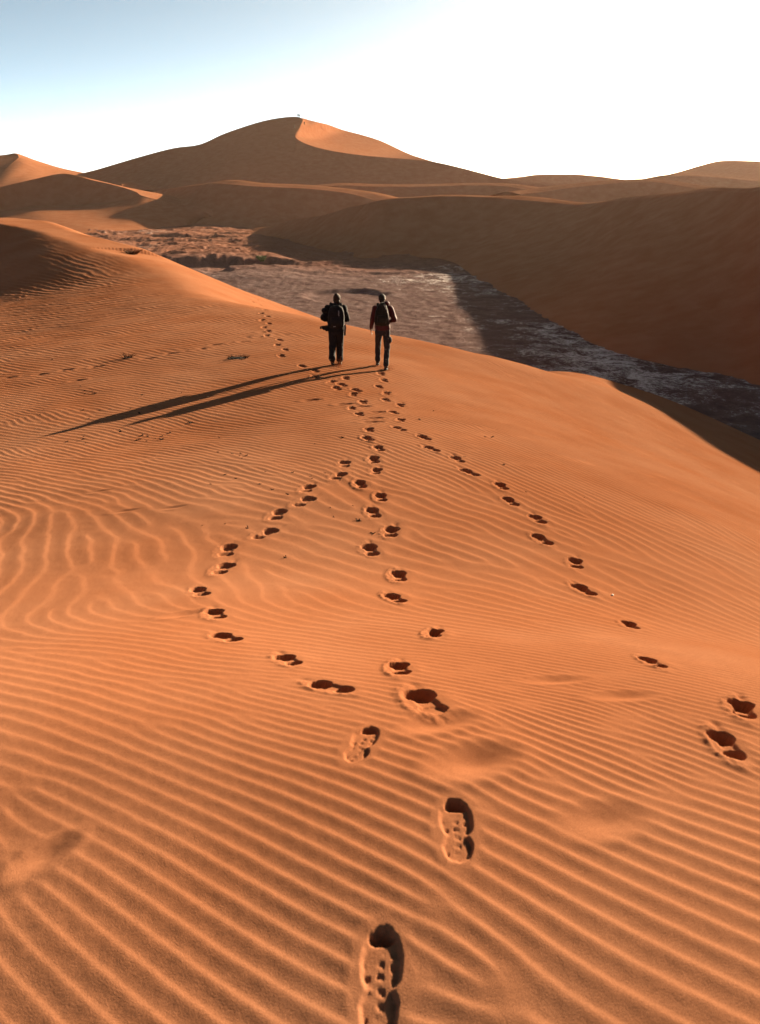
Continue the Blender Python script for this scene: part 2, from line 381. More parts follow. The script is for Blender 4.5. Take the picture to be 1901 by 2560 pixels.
def pan_material():
    m, nt, out = new_mat('salt_crust_floor')
    geo = N(nt, 'ShaderNodeNewGeometry')
    mp = N(nt, 'ShaderNodeMapping'); mp.inputs['Scale'].default_value = (.9, .85, 1.0); mp.inputs['Rotation'].default_value = (0, 0, R(14))
    nt.links.new(geo.outputs['Position'], mp.inputs['Vector'])
    big = N(nt, 'ShaderNodeTexNoise', Scale=.035, Detail=4.0, Roughness=.6)
    mid = N(nt, 'ShaderNodeTexNoise', Scale=.42, Detail=9.0, Roughness=.78, Distortion=.5)
    fine = N(nt, 'ShaderNodeTexNoise', Scale=3.1, Detail=6.0, Roughness=.8)
    for n in (big, mid, fine): nt.links.new(mp.outputs[0], n.inputs['Vector'])
    earth = ramp(nt, [(.3, (.046, .028, .025)), (.5, (.100, .066, .060)), (.72, (.155, .112, .104))])
    nt.links.new(mid.outputs['Fac'], earth.inputs['Fac'])
    # salt shows where the broad and the middle pattern are both high
    add = N(nt, 'ShaderNodeMath', operation='MULTIPLY_ADD'); add.inputs[1].default_value = .9
    nt.links.new(big.outputs['Fac'], add.inputs[0]); nt.links.new(mid.outputs['Fac'], add.inputs[2])
    add2 = N(nt, 'ShaderNodeMath', operation='MULTIPLY_ADD'); add2.inputs[1].default_value = .8
    nt.links.new(fine.outputs['Fac'], add2.inputs[0]); nt.links.new(add.outputs[0], add2.inputs[2])
    # more salt towards the low right-hand side of the pan
    sep0 = N(nt, 'ShaderNodeSeparateXYZ'); nt.links.new(geo.outputs['Position'], sep0.inputs[0])
    lowx = N(nt, 'ShaderNodeMapRange'); lowx.inputs['From Min'].default_value = 4; lowx.inputs['From Max'].default_value = 19; lowx.inputs['To Max'].default_value = .19
    nt.links.new(sep0.outputs[0], lowx.inputs['Value'])
    add3 = N(nt, 'ShaderNodeMath', operation='ADD'); nt.links.new(add2.outputs[0], add3.inputs[0]); nt.links.new(lowx.outputs[0], add3.inputs[1])
    sm = N(nt, 'ShaderNodeMapRange'); sm.inputs['From Min'].default_value = 1.52; sm.inputs['From Max'].default_value = 1.70
    nt.links.new(add3.outputs[0], sm.inputs['Value'])
    mx = N(nt, 'ShaderNodeMix', data_type='RGBA'); mx.inputs[7].default_value = (.46, .43, .41, 1)
    nt.links.new(sm.outputs[0], mx.inputs[0]); nt.links.new(earth.outputs[0], mx.inputs[6])
    # blown sand lies over the crust away from the middle of the pan (distance along the valley)
    sep = N(nt, 'ShaderNodeSeparateXYZ'); nt.links.new(geo.outputs['Position'], sep.inputs[0])
    far = N(nt, 'ShaderNodeMapRange'); far.inputs['From Min'].default_value = 125; far.inputs['From Max'].default_value = 185
    nt.links.new(sep.outputs[1], far.inputs['Value'])
    a3 = N(nt, 'ShaderNodeMath', operation='MULTIPLY_ADD'); a3.inputs[1].default_value = .9
    sub = N(nt, 'ShaderNodeMath', operation='SUBTRACT'); sub.inputs[1].default_value = .62
    nt.links.new(far.outputs[0], a3.inputs[0]); nt.links.new(mid.outputs['Fac'], a3.inputs[2]); nt.links.new(a3.outputs[0], sub.inputs[0])
    sc = N(nt, 'ShaderNodeMath', operation='MULTIPLY'); sc.use_clamp = True; sc.inputs[1].default_value = 2.2
    nt.links.new(sub.outputs[0], sc.inputs[0])
    cap = N(nt, 'ShaderNodeMath', operation='MULTIPLY'); cap.inputs[1].default_value = .5
    nt.links.new(sc.outputs[0], cap.inputs[0])
    mx2 = N(nt, 'ShaderNodeMix', data_type='RGBA'); mx2.inputs[7].default_value = (*SAND_B, 1)
    nt.links.new(cap.outputs[0], mx2.inputs[0]); nt.links.new(mx.outputs[2], mx2.inputs[6])
    b1 = N(nt, 'ShaderNodeBump', Strength=.7, Distance=.25); nt.links.new(mid.outputs['Fac'], b1.inputs['Height'])
    b2 = N(nt, 'ShaderNodeBump', Strength=.7, Distance=.06); nt.links.new(fine.outputs['Fac'], b2.inputs['Height']); nt.links.new(b1.outputs[0], b2.inputs['Normal'])
    d = N(nt, 'ShaderNodeBsdfDiffuse', Roughness=.4)
    nt.links.new(mx2.outputs[2], d.inputs['Color']); nt.links.new(b2.outputs[0], d.inputs['Normal'])
    nt.links.new(d.outputs[0], out.inputs['Surface'])
    return m
pan = grid_mesh('salt_pan', XX, YY, ZZ, mat=pan_material())
tag(pan, kind='structure')

# ------------------------------------------------------------------ foreground dune: ripples and footprints in its surface
NCOL, GROW, BACK = 1680, 0.0025, 0.85        # the fan of rows and columns starts a little behind the viewpoint
th = np.radians(np.concatenate([np.linspace(-75, -46, 70)[:-1], np.linspace(-46, 46, NCOL), np.linspace(46, 75, 70)[1:]]))
r0, rows = 0.95, []
while r0 < 84:
    rows.append(r0); r0 *= 1 + GROW
th2, rr2 = np.meshgrid(th, np.array(rows))
X, Y = rr2 * np.sin(th2), rr2 * np.cos(th2) - BACK
del th2
def upsample(F, ri, ci, n, m):
    """Cubic interpolation of a coarse sheet (rows ri, columns ci) to n x m."""
    def axis0(F, k, t):
        T = np.gradient(F, k, axis=0)
        i = np.clip(np.searchsorted(k, t, side='right') - 1, 0, len(k) - 2)
        h = (k[i + 1] - k[i])[:, None]; u = ((t - k[i])[:, None]) / h
        return ((2*u**3-3*u**2+1) * F[i] + (u**3-2*u**2+u) * h * T[i] + (-2*u**3+3*u**2) * F[i+1] + (u**3-u**2) * h * T[i+1])
    return axis0(axis0(F, ri, n).T.copy(), ci, m).T.copy()
ri = np.unique(np.append(np.arange(0, X.shape[0], 8), X.shape[0] - 1)).astype(float); ci = np.unique(np.append(np.arange(0, X.shape[1], 8), X.shape[1] - 1)).astype(float)
ii, jj = ri.astype(int), ci.astype(int)
H = upsample(plate(X[np.ix_(ii, jj)], Y[np.ix_(ii, jj)]), np.log(np.array(rows))[ii], th[jj], np.log(np.array(rows)), th)
FAR = int(np.searchsorted(np.array(rows), 11.0))
H[FAR:] = dune_base(X[FAR:], Y[FAR:], H[FAR:]); H[:FAR] = dune_uneven(X[:FAR], Y[:FAR], H[:FAR])

def ripple_phase(x, y):
    # cycles: across the view a steady 6 per metre, along it a rate that drops where the wind was turned
    yy = np.linspace(-5, 100, 6000)
    g = np.interp(yy, [-5, 1.6, 2.3, 3.0, 3.7, 4.3, 4.8, 7.4, 8.8, 10.5, 13, 20, 30, 45, 100], [8.2, 8.4, 9.4, 12.5, 11.0, 5.5, 1.4, 1.2, 2.8, 4.6, 4.4, 3.2, 2.0, 1.5, 1.2])
    Gi = np.concatenate([[0], np.cumsum((g[1:] + g[:-1]) / 2 * np.diff(yy))])
    wx = .30 * noise(x * .55, y * .5, 71) + .10 * noise(x * 1.9, y * 1.7, 72) + .032 * noise(x * 5.0, y * 5.0, 73)
    wy = .42 * noise(x * .42 + 7, y * .5 + 3, 74) + .12 * noise(x * 1.7 + 2, y * 1.9, 75) + .030 * noise(x * 5.5, y * 4.7, 76)
    grow = np.interp(y, [0, 2, 4, 7, 9, 20, 40], [.05, .12, .40, .5, .45, .6, 1.2])
    sx = np.interp(y, [0, 4, 8, 13, 20, 38, 60], [5.3, 5.9, 5.9, 4.7, 3.3, 1.8, 1.5])
    # turning band leans over to the left of the track
    yb = y + .10 * x + wy * grow
    return (x + wx * grow) * sx + np.interp(yb, yy, Gi)
ph = ripple_phase(X, Y)
# forks: pairs of dislocations
core = np.ones(X.shape, np.float32)
rows_a = np.array(rows)
for k in range(210):
    rr = 2.4 * (32 / 2.4) ** RNG.rand() if k > 2 else RNG.uniform(1.8, 2.4)
    aa = R(RNG.uniform(-32, 32))
    a = complex(rr * math.sin(aa), rr * math.cos(aa))
    L = RNG.uniform(.5, 2.2) * (1 + rr * .05)
    an = np.interp(a.imag, [0, 4, 5, 7.2, 9, 12], [-.72, -.45, 1.35, 1.45, -.5, -.7]) + RNG.normal(0, .12)
    b = a + L * complex(math.cos(an), math.sin(an)); c = (a + b) / 2
    cb = c + 1j * BACK; rc, ac, W8 = abs(cb), math.atan2(cb.real, cb.imag), 5 * L
    i0, i1 = np.searchsorted(rows_a, max(.95, rc - W8)), np.searchsorted(rows_a, rc + W8)
    da = math.asin(min(1, W8 / rc)) if W8 < rc else 1.6
    j0, j1 = np.searchsorted(th, ac - da), np.searchsorted(th, ac + da)
    z = (X[i0:i1, j0:j1] + 1j * Y[i0:i1, j0:j1]).astype(np.complex64)
    fade = 1 - smoothstep(2.2 * L, 5 * L, np.abs(z - c))
    ph[i0:i1, j0:j1] += np.angle((z - a) * np.conj(z - b)) / (2 * math.pi) * fade
    for q in (a, b): core[i0:i1, j0:j1] *= 1 - .8 * np.exp(-(np.abs(z - q) / (.045 + .004 * rr)) ** 2)
u = ph - np.floor(ph)
# gentle back, short steep front towards the sun side, rounded
TOP = .70
prof = np.where(u < TOP, .5 - .5 * np.cos(math.pi * (u / TOP) ** 1.25), .5 + .5 * np.cos(math.pi * (u - TOP) / (1 - TOP)))
amp = np.interp(Y, [0, 1.6, 2.6, 3.6, 4.6, 6, 10, 13, 20, 30, 45, 80], [.0031, .0030, .0026, .0024, .0034, .0052, .0062, .0078, .0105, .018, .026, .03])
amp = amp * (1 + .35 * noise(X * .8, Y * .8, 81)) * np.clip(1 + .3 * noise(X * .22 + 4, Y * .22, 82), .5, 1.3)
sdR = np.full(X.shape, -99.0); FAR = int(np.searchsorted(rows_a, 11.0))
sdR[FAR:] = crest_dist(X[FAR:], Y[FAR:], BRINK)[0]
amp = amp * smoothstep(.3, -3.5, sdR) * np.interp(X / np.maximum(Y, 1), [-.6, -.1, .12, .3, .5], [.78, .85, 1.2, 1.35, 1.2]) * (1 - smoothstep(R(41), R(46), np.abs(np.arctan2(X, Y + BACK))))
amp = amp * (1 - .35 * smoothstep(-.1, -1.0, X) * smoothstep(2.8, 1.6, Y))
RIP = (amp * core * (prof - .45)).astype(np.float32)
H = H + RIP
del u, ph, prof
# small grainy unevenness
H = H + .0012 * noise(X * 9, Y * 9, 91) + .0006 * noise(X * 31, Y * 31, 92) * (Y < 12)

def soft(t, a, b): return smoothstep(a, b, t)

# footprints: plan x, y, heading (degrees, 0 = away from the camera, + = to the right), length, width, depth, kind
PRINTS = [(1.252, 2.327, 6.0, 0.248, 0.103, 0.0617, 'crisp'), (1.481, 2.696, 20.1, 0.265, 0.11, 0.0698, 'crisp'), (1.341, 3.331, -3.3, 0.241, 0.1, 0.0603, 'crisp'), (1.637, 4.524, 10.2, 0.274, 0.114, 0.0606, 'crisp'),
  (1.594, 5.523, -11.1, 0.34, 0.141, 0.0634, 'crisp'), (1.734, 6.332, 12.8, 0.343, 0.142, 0.0627, 'crisp'), (1.563, 6.986, -13.3, 0.354, 0.146, 0.0656, 'crisp'), (1.658, 7.709, -5.8, 0.36, 0.149, 0.0543, 'crisp'),
  (1.468, 8.311, -10.4, 0.357, 0.148, 0.0557, 'crisp'), (1.455, 8.948, -5.2, 0.365, 0.151, 0.0707, 'crisp'), (1.133, 9.464, -29.8, 0.379, 0.157, 0.0627, 'crisp'), (1.038, 10.13, -11.4, 0.372, 0.154, 0.0557, 'crisp'),
  (0.719, 10.615, -30.9, 0.372, 0.154, 0.0571, 'crisp'), (0.653, 11.372, -18.6, 0.385, 0.159, 0.0691, 'crisp'), (0.298, 11.91, -25.3, 0.381, 0.158, 0.0605, 'crisp'), (0.346, 12.807, 6.4, 0.385, 0.159, 0.0552, 'crisp'),
  (0.233, 13.625, -15.8, 0.402, 0.166, 0.0586, 'crisp'), (0.384, 14.58, 4.0, 0.418, 0.173, 0.0667, 'crisp'), (0.109, 15.031, -7.5, 0.407, 0.169, 0.065, 'crisp'), (0.128, 15.795, 7.5, 0.411, 0.17, 0.063, 'crisp'),
  (-0.02, 16.513, -12.7, 0.405, 0.168, 0.0561, 'crisp'), (0.088, 17.354, -4.2, 0.449, 0.186, 0.0558, 'crisp'), (0.019, 18.165, -1.4, 0.444, 0.184, 0.061, 'crisp'), (0.09, 3.068, -0.9, 0.257, 0.106, 0.0524, 'crisp'),
  (0.304, 3.865, 10.1, 0.252, 0.104, 0.071, 'crisp'), (0.105, 4.928, -16.4, 0.314, 0.13, 0.0624, 'crisp'), (0.149, 5.628, -0.9, 0.354, 0.147, 0.0686, 'crisp'), (-0.084, 6.35, -7.4, 0.372, 0.154, 0.0611, 'crisp'),
  (0.104, 6.909, 7.2, 0.369, 0.153, 0.0702, 'crisp'), (-0.069, 7.507, -8.2, 0.368, 0.152, 0.0587, 'crisp'), (0.009, 8.079, -2.6, 0.35, 0.145, 0.0662, 'crisp'), (-0.226, 8.596, -7.1, 0.378, 0.157, 0.0714, 'crisp'),
  (-0.049, 9.239, 8.1, 0.355, 0.147, 0.0613, 'crisp'), (-0.083, 9.839, -1.1, 0.393, 0.163, 0.0675, 'crisp'), (-0.017, 10.468, -9.3, 0.369, 0.153, 0.0547, 'crisp'), (-0.179, 11.095, -17.3, 0.367, 0.152, 0.0697, 'crisp'),
  (-0.167, 11.729, -4.8, 0.386, 0.16, 0.052, 'crisp'), (-0.354, 13.307, -8.4, 0.388, 0.161, 0.0663, 'crisp'), (-0.507, 13.949, 0.9, 0.396, 0.164, 0.0647, 'crisp'), (-0.323, 14.67, 0.0, 0.429, 0.178, 0.0601, 'crisp'),
  (-0.53, 15.46, 4.0, 0.402, 0.166, 0.0565, 'crisp'), (-0.481, 15.937, -22.2, 0.427, 0.177, 0.0698, 'crisp'), (-0.891, 16.091, -14.8, 0.435, 0.18, 0.0571, 'crisp'), (-0.803, 16.472, -20.3, 0.433, 0.179, 0.0543, 'crisp'),
  (-1.032, 16.825, 18.5, 0.435, 0.18, 0.0585, 'crisp'), (-0.756, 17.314, -2.4, 0.438, 0.181, 0.0539, 'crisp'), (0.179, 2.583, -15.0, 0.32, 0.14, 0.05, 'toe'), (-0.205, 2.792, -49.0, 0.257, 0.111, 0.0396, 'crisp'),
  (-0.441, 3.272, -25.0, 0.259, 0.112, 0.039, 'crisp'), (-0.852, 3.815, -36.0, 0.287, 0.124, 0.0377, 'crisp'), (-1.05, 4.45, -19.4, 0.313, 0.136, 0.0395, 'crisp'), (-1.312, 5.131, -19.8, 0.317, 0.137, 0.0328, 'crisp'),
  (-1.283, 5.83, 8.7, 0.357, 0.155, 0.0334, 'crisp'), (-1.347, 6.359, 0.1, 0.379, 0.164, 0.0361, 'crisp'), (-1.081, 6.836, 28.6, 0.37, 0.16, 0.0404, 'crisp'), (-1.039, 7.437, 7.3, 0.392, 0.17, 0.0341, 'crisp'),
  (-0.811, 7.87, 24.0, 0.396, 0.172, 0.0311, 'crisp'), (-0.82, 8.411, 8.6, 0.365, 0.158, 0.0382, 'crisp'), (-0.491, 8.97, 20.8, 0.374, 0.162, 0.0406, 'crisp'), (-0.446, 9.594, -0.1, 0.394, 0.171, 0.0391, 'crisp'),
  (-1.412, 17.352, -26.2, 0.411, 0.17, 0.0696, 'crisp'), (-1.499, 18.09, -17.0, 0.432, 0.179, 0.0524, 'crisp'), (-1.835, 18.653, -23.6, 0.421, 0.174, 0.0549, 'crisp'), (-2.514, 20.219, -14.6, 0.445, 0.184, 0.0615, 'crisp'),
  (-2.527, 21.238, -12.3, 0.443, 0.183, 0.064, 'crisp'), (-2.842, 22.087, 1.1, 0.434, 0.18, 0.0568, 'crisp'), (-2.888, 23.067, -24.5, 0.437, 0.181, 0.0561, 'crisp'), (-3.375, 23.9, -3.6, 0.447, 0.185, 0.051, 'crisp'),
  (-3.45, 24.882, -20.4, 0.434, 0.18, 0.0653, 'crisp'), (-3.702, 25.663, -4.5, 0.46, 0.191, 0.0631, 'crisp'), (-3.651, 26.6, -20.3, 0.429, 0.178, 0.0602, 'crisp'), (-4.009, 27.456, 6.6, 0.443, 0.183, 0.0635, 'crisp'),
  (-3.933, 28.379, -19.2, 0.461, 0.191, 0.0566, 'crisp'), (-4.272, 29.172, -5.1, 0.444, 0.184, 0.0707, 'crisp'), (-4.3, 30.525, -20.8, 0.456, 0.189, 0.0629, 'crisp'), (-4.761, 31.445, -4.2, 0.453, 0.187, 0.0519, 'crisp'),
  (-6.48, 44.029, -13.4, 0.43, 0.178, 0.0572, 'crisp'), (-6.841, 43.765, -5.5, 0.468, 0.194, 0.0714, 'crisp'), (-7.074, 47.037, -10.5, 0.453, 0.188, 0.0608, 'crisp'), (-0.062, 2.202, 14.0, 0.26, 0.1, 0.028, 'tread'),
  (0.216, 1.731, 3.0, 0.27, 0.104, 0.032, 'tread'), (0.001, 1.262, 3.0, 0.28, 0.108, 0.028, 'tread'), (0.216, 2.363, 62.0, 0.3, 0.15, 0.022, 'soft'), (0.305, 2.082, 60.0, 0.32, 0.19, 0.026, 'soft'),
  (0.652, 1.799, 68.0, 0.28, 0.15, 0.014, 'soft'), (-0.978, 1.755, 40.0, 0.2, 0.12, 0.01, 'soft'), (-1.266, 4.492, 60.0, 0.3, 0.15, 0.015, 'soft'), (-3.393, 8.999, 75.0, 0.3, 0.11, 0.012, 'soft'),
  (-2.725, 7.901, 75.0, 0.3, 0.11, 0.012, 'soft'), (-2.219, 7.871, 75.0, 0.3, 0.11, 0.012, 'soft'), (1.005, 2.74, 75.0, 0.3, 0.11, 0.012, 'soft'), (0.756, 2.917, 75.0, 0.3, 0.11, 0.012, 'soft'),
  (-3.866, 22.714, 70.0, 0.42, 0.17, 0.04, 'soft'), (-4.899, 21.507, 70.0, 0.42, 0.17, 0.04, 'soft'), (-4.8, 21.692, 70.0, 0.42, 0.17, 0.04, 'soft'), (-4.566, 22.28, 70.0, 0.42, 0.17, 0.04, 'soft'),
  (-3.939, 23.706, 70.0, 0.42, 0.17, 0.04, 'soft'), (-2.837, 24.306, 70.0, 0.42, 0.17, 0.04, 'soft'), (-3.533, 23.639, 70.0, 0.42, 0.17, 0.04, 'soft'), (-3.592, 24.609, 70.0, 0.42, 0.17, 0.04, 'soft'),
  (-5.541, 21.18, 70.0, 0.42, 0.17, 0.04, 'soft'), (-6.021, 20.623, 70.0, 0.42, 0.17, 0.04, 'soft'), (-7.163, 20.0, 70.0, 0.42, 0.17, 0.04, 'soft'), (-7.878, 19.842, 70.0, 0.42, 0.17, 0.04, 'soft'),
  (-8.414, 19.522, 70.0, 0.42, 0.17, 0.04, 'soft'), (-9.194, 19.46, 70.0, 0.42, 0.17, 0.04, 'soft'), (-7.125, 18.495, 70.0, 0.42, 0.17, 0.04, 'soft'), (-0.657, 14.41, 70.0, 0.42, 0.17, 0.04, 'soft'),
  (-0.333, 14.2, 70.0, 0.42, 0.17, 0.04, 'soft'), (-0.039, 13.596, 70.0, 0.42, 0.17, 0.04, 'soft'), (-0.133, 12.491, 70.0, 0.42, 0.17, 0.04, 'soft'), (-1.304, 14.878, 70.0, 0.42, 0.17, 0.04, 'soft'),
  (-0.104, 12.922, 70.0, 0.42, 0.17, 0.04, 'soft')]
def press(px, py, hd, ln, wd, dp, kind):
    """Push one boot into the sand: two pits (ball and heel) with a bar between, a raised rim and spilled sand."""
    global H
    ext = max(ln, .3) * 1.25
    rp = math.hypot(px, py + BACK)
    i0, i1 = np.searchsorted(rows, max(.95, rp - ext)), np.searchsorted(rows, rp + ext)
    az = math.atan2(px, py + BACK); da = ext / max(rp, .6)
    j0, j1 = np.searchsorted(th, az - da), np.searchsorted(th, az + da)
    if i1 - i0 < 2 or j1 - j0 < 2: return
    x, y = X[i0:i1, j0:j1] - px, Y[i0:i1, j0:j1] - py
    c, s = math.cos(R(hd)), math.sin(R(hd))
    a = (x * s + y * c) / (ln / 2)            # along the foot, toe = +1
    b = (x * c - y * s) / (wd / 2)            # across, right = +1
    h = H[i0:i1, j0:j1]
    jit = .12 * noise(x * 20 + px * 7, y * 20 + py * 5, 101) + .07 * noise(x * 55 + px, y * 55, 102)
    def well(ca, la, cb, wb, sharp):
        e = np.sqrt(((a - ca) / la) ** 2 + ((b - cb) / wb) ** 2) + jit
        return 1 - smoothstep(1 - sharp, 1.0, e)
    outer = np.sqrt((a / 1.15) ** 2 + (b / 1.25) ** 2) + jit
    rim = np.exp(-((outer - 1.12) / .20) ** 2)
    if kind == 'soft':                        # old print, half filled by the wind
        e = np.sqrt(a ** 2 + b ** 2)
        pit = np.exp(-(e / .75) ** 2 * 1.2) * (1 + .4 * a)
        h2 = h * 1.0
        h2 = h2 - RIP[i0:i1, j0:j1] * np.exp(-(e / 1.25) ** 4)                  # the wind has smoothed the ripples away here
        h2 = h2 - dp * pit + .22 * dp * np.exp(-((e - 1.25) / .35) ** 2)
        H[i0:i1, j0:j1] = h2; return
    flatten = np.clip(1 - smoothstep(.9, 1.35, outer), 0, 1)
    h = h - RIP[i0:i1, j0:j1] * flatten * .85                              # the boot flattened the ripples round it
    if kind == 'tread':
        sole = np.maximum(well(.30, .72, 0, 1.0 , .30), well(-.52, .48, 0, .88, .30))
        toe = np.clip(smoothstep(.35, 1.0, a), 0, 1)
        pit = sole * (dp * .32 + dp * 1.25 * smoothstep(.60, .74, a) * well(.86, .28, 0, .80, .3))
        row = smoothstep(-.1, .5, np.sin(a * 26 + 3.6 * np.abs(b + .1) + 5 * jit)); colm = smoothstep(-.45, .15, np.cos(b * 10.5 + .5 * np.sin(a * 5)))
        lug = row * colm * np.clip(.55 + 2.2 * noise(x * 24, y * 24, 103), .0, 1) * (1 - smoothstep(.40, .55, a))
        pit = pit + sole * lug * .0042 + sole * dp * .40 * smoothstep(.45, .9, b) * (1 - smoothstep(.0, .3, a))
        H[i0:i1, j0:j1] = h - pit + dp * .025 * rim * (.6 + .6 * smoothstep(.2, -1, b))
        return
    heel = .9 if kind != 'toe' else .35
    v = [((math.sin(px * 91.7 + py * 57.3 + k * 12.9) * 43758.5) % 1.0) for k in range(6)]      # every step a little different
    heel *= .65 + .4 * v[0]
    pit = np.maximum.reduce([well(.45 + .08 * v[1], .42 + .09 * v[2], -.08 + .1 * v[3], .90 + .15 * v[4], .24), heel * well(-.56, .32 + .09 * v[5], .08 * v[1], .76 + .16 * v[2], .26), (.15 + .25 * v[3]) * well(0, .9, 0, .75, .5)])
    pit = pit + (.25 * v[4]) * np.exp(-(((a - 1.25) / .35) ** 2 + ((b - .2) / .35) ** 2))              # toe drag
    if kind == 'toe':
        pit = pit + .0
    spill = np.exp(-(((a + .1) / .9) ** 2 + ((b - 1.5) / .7) ** 2)) * .30 + np.exp(-(((a + 1.25) / .4) ** 2 + (b / .8) ** 2)) * .25
    H[i0:i1, j0:j1] = h - dp * pit + dp * (.09 * rim * np.clip(.4 + jit * 14 + v[0], 0, 2) * smoothstep(1.3, -1.0, b) + (.10 + .35 * v[5]) * spill)

for p in PRINTS: press(*p)
H = H.astype(np.float32)
dune = grid_mesh('sand_dune', X, Y, H, mat=sand_near)
tag(dune, kind='structure')

def ground(x, y):
    """Height of the modelled foreground surface (ripples and prints included)."""
    r, a = math.hypot(x, y + BACK), math.atan2(x, y + BACK)
    i = min(max(np.searchsorted(rows, r), 1), len(rows) - 1); j = min(max(np.searchsorted(th, a), 1), len(th) - 1)
    fi = (r - rows[i - 1]) / (rows[i] - rows[i - 1]); fj = (a - th[j - 1]) / (th[j] - th[j - 1])
    return float((H[i-1, j-1] * (1 - fj) + H[i-1, j] * fj) * (1 - fi) + (H[i, j-1] * (1 - fj) + H[i, j] * fj) * fi)

# ------------------------------------------------------------------ the two walkers
V3 = Vector
def bm_cap(bm, p0, p1, r0, r1, seg=12):
    """Tapered limb with round ends."""
    p0, p1 = V3(p0), V3(p1); d = p1 - p0; L = max(d.length, 1e-5); d /= L
    q = d.to_track_quat('Z', 'Y')
    rings = []
    prof = [(-math.cos(t) * r0, math.sin(t) * r0) for t in (0.15, .55, 1.0, 1.35)] + [(L * k / 4, r0 + (r1 - r0) * k / 4) for k in range(0, 5)] + [(L + math.cos(t) * r1, math.sin(t) * r1) for t in (1.35, 1.0, .55, .15)]
    for zz, rr in prof:
        rings.append([bm.verts.new(p0 + q @ V3((rr * math.cos(2 * math.pi * k / seg), rr * math.sin(2 * math.pi * k / seg), zz))) for k in range(seg)])
    for a, b in zip(rings[:-1], rings[1:]):
        for k in range(seg): bm.faces.new((a[k], a[(k + 1) % seg], b[(k + 1) % seg], b[k]))
    bm.faces.new(rings[0][::-1]); bm.faces.new(rings[-1])

def bm_ell(bm, c, r, rot=None):
    m = Matrix.Translation(c) @ (rot.to_matrix().to_4x4() if rot else Matrix()) @ Matrix.Diagonal((r[0], r[1], r[2], 1))
    bmesh.ops.create_uvsphere(bm, u_segments=18, v_segments=12, radius=1.0, matrix=m)

def bm_loft(bm, rings, seg=28, power=2.0):
    """Closed body through horizontal rings (x, y, z, rx, ry); power > 2 squares the section."""
    rs = []
    for x, y, z, rx, ry in rings:
        ring = []
        for k in range(seg):
            t = 2 * math.pi * k / seg; c, s = math.cos(t), math.sin(t)
            ring.append(bm.verts.new((x + rx * math.copysign(abs(c) ** (2 / power), c), y + ry * math.copysign(abs(s) ** (2 / power), s), z)))
        rs.append(ring)
    for a, b in zip(rs[:-1], rs[1:]):
        for k in range(seg): bm.faces.new((a[k], a[(k + 1) % seg], b[(k + 1) % seg], b[k]))
    bm.faces.new(rs[0][::-1]); bm.faces.new(rs[-1])

def fuse(name, bm, voxel, mat, parent, smooth=4, folds=0.0, fscale=14.0, seed=1, stretch=(1, 1, .45)):
    """Melt overlapping shapes into ONE continuous surface, relax it, and crumple cloth a little."""
    bmesh.ops.recalc_face_normals(bm, faces=bm.faces)
    me = bpy.data.meshes.new(name); bm.to_mesh(me); bm.free()
    o = bpy.data.objects.new(name, me); C.objects.link(o)
    md = o.modifiers.new('r', 'REMESH'); md.mode = 'VOXEL'; md.voxel_size = voxel; md.use_smooth_shade = True
    ms = o.modifiers.new('s', 'SMOOTH'); ms.iterations = smooth; ms.factor = .5
    dg = bpy.context.evaluated_depsgraph_get()
    me2 = bpy.data.meshes.new_from_object(o.evaluated_get(dg))
    bpy.data.objects.remove(o); bpy.data.meshes.remove(me)
    n = len(me2.vertices)
    if folds > 0 and n:
        co = np.empty(n * 3); me2.vertices.foreach_get('co', co); co = co.reshape(-1, 3)
        no = np.empty(n * 3); me2.vertices.foreach_get('normal', no); no = no.reshape(-1, 3)
        a = co * fscale * np.array(stretch)
        f = noise(a[:, 0] + a[:, 1] * .7, a[:, 2] + a[:, 1] * .5 + seed, seed) + .5 * noise(a[:, 0] * 2.1 - a[:, 1], a[:, 2] * 2.3 + a[:, 0], seed + 5)
        co = co + no * (f * folds)[:, None]
        me2.vertices.foreach_set('co', co.ravel())
    me2.polygons.foreach_set('use_smooth', np.ones(len(me2.polygons), bool)); me2.name = name; me2.update()
    return link(name, me2, mat, parent)

def bm_hand(bm, wrist, d, n, side, curl=.35):
    """Palm, four unequal fingers and a thumb. d: towards the fingertips, n: out of the palm, side: which way the thumb lies."""
    w, d, n = V3(wrist), V3(d).normalized(), V3(n); n = (n - d * n.dot(d)).normalized(); s = d.cross(n).normalized() * side
    bm_cap(bm, w, w + d * .03, .027, .026)
    for off in (-.028, -.010, .010, .027):
        bm_cap(bm, w + d * .022 + s * off * .75, w + d * .088 + s * off, .0145, .0125, 8)
    for off, L in ((-.030, .058), (-.010, .074), (.010, .080), (.029, .071)):
        p, a = w + d * .090 + s * off, curl * .6
        for fr, r in ((.45, .0092), (.32, .0085), (.23, .0075)):
            q = p + (d * math.cos(a) + n * math.sin(a)) * L * fr
            bm_cap(bm, p, q, r, r * .92, 8); p = q; a += curl
    t0 = w + d * .028 + s * .030
    t1 = t0 + (d * .72 + s * .55 + n * .35).normalized() * .040
    bm_cap(bm, w + d * .02 + s * .018, t0, .016, .014, 8); bm_cap(bm, t0, t1, .0125, .0105, 8)
    bm_cap(bm, t1, t1 + (d * .9 + s * .12 + n * .4).normalized() * .030, .0102, .0085, 8)

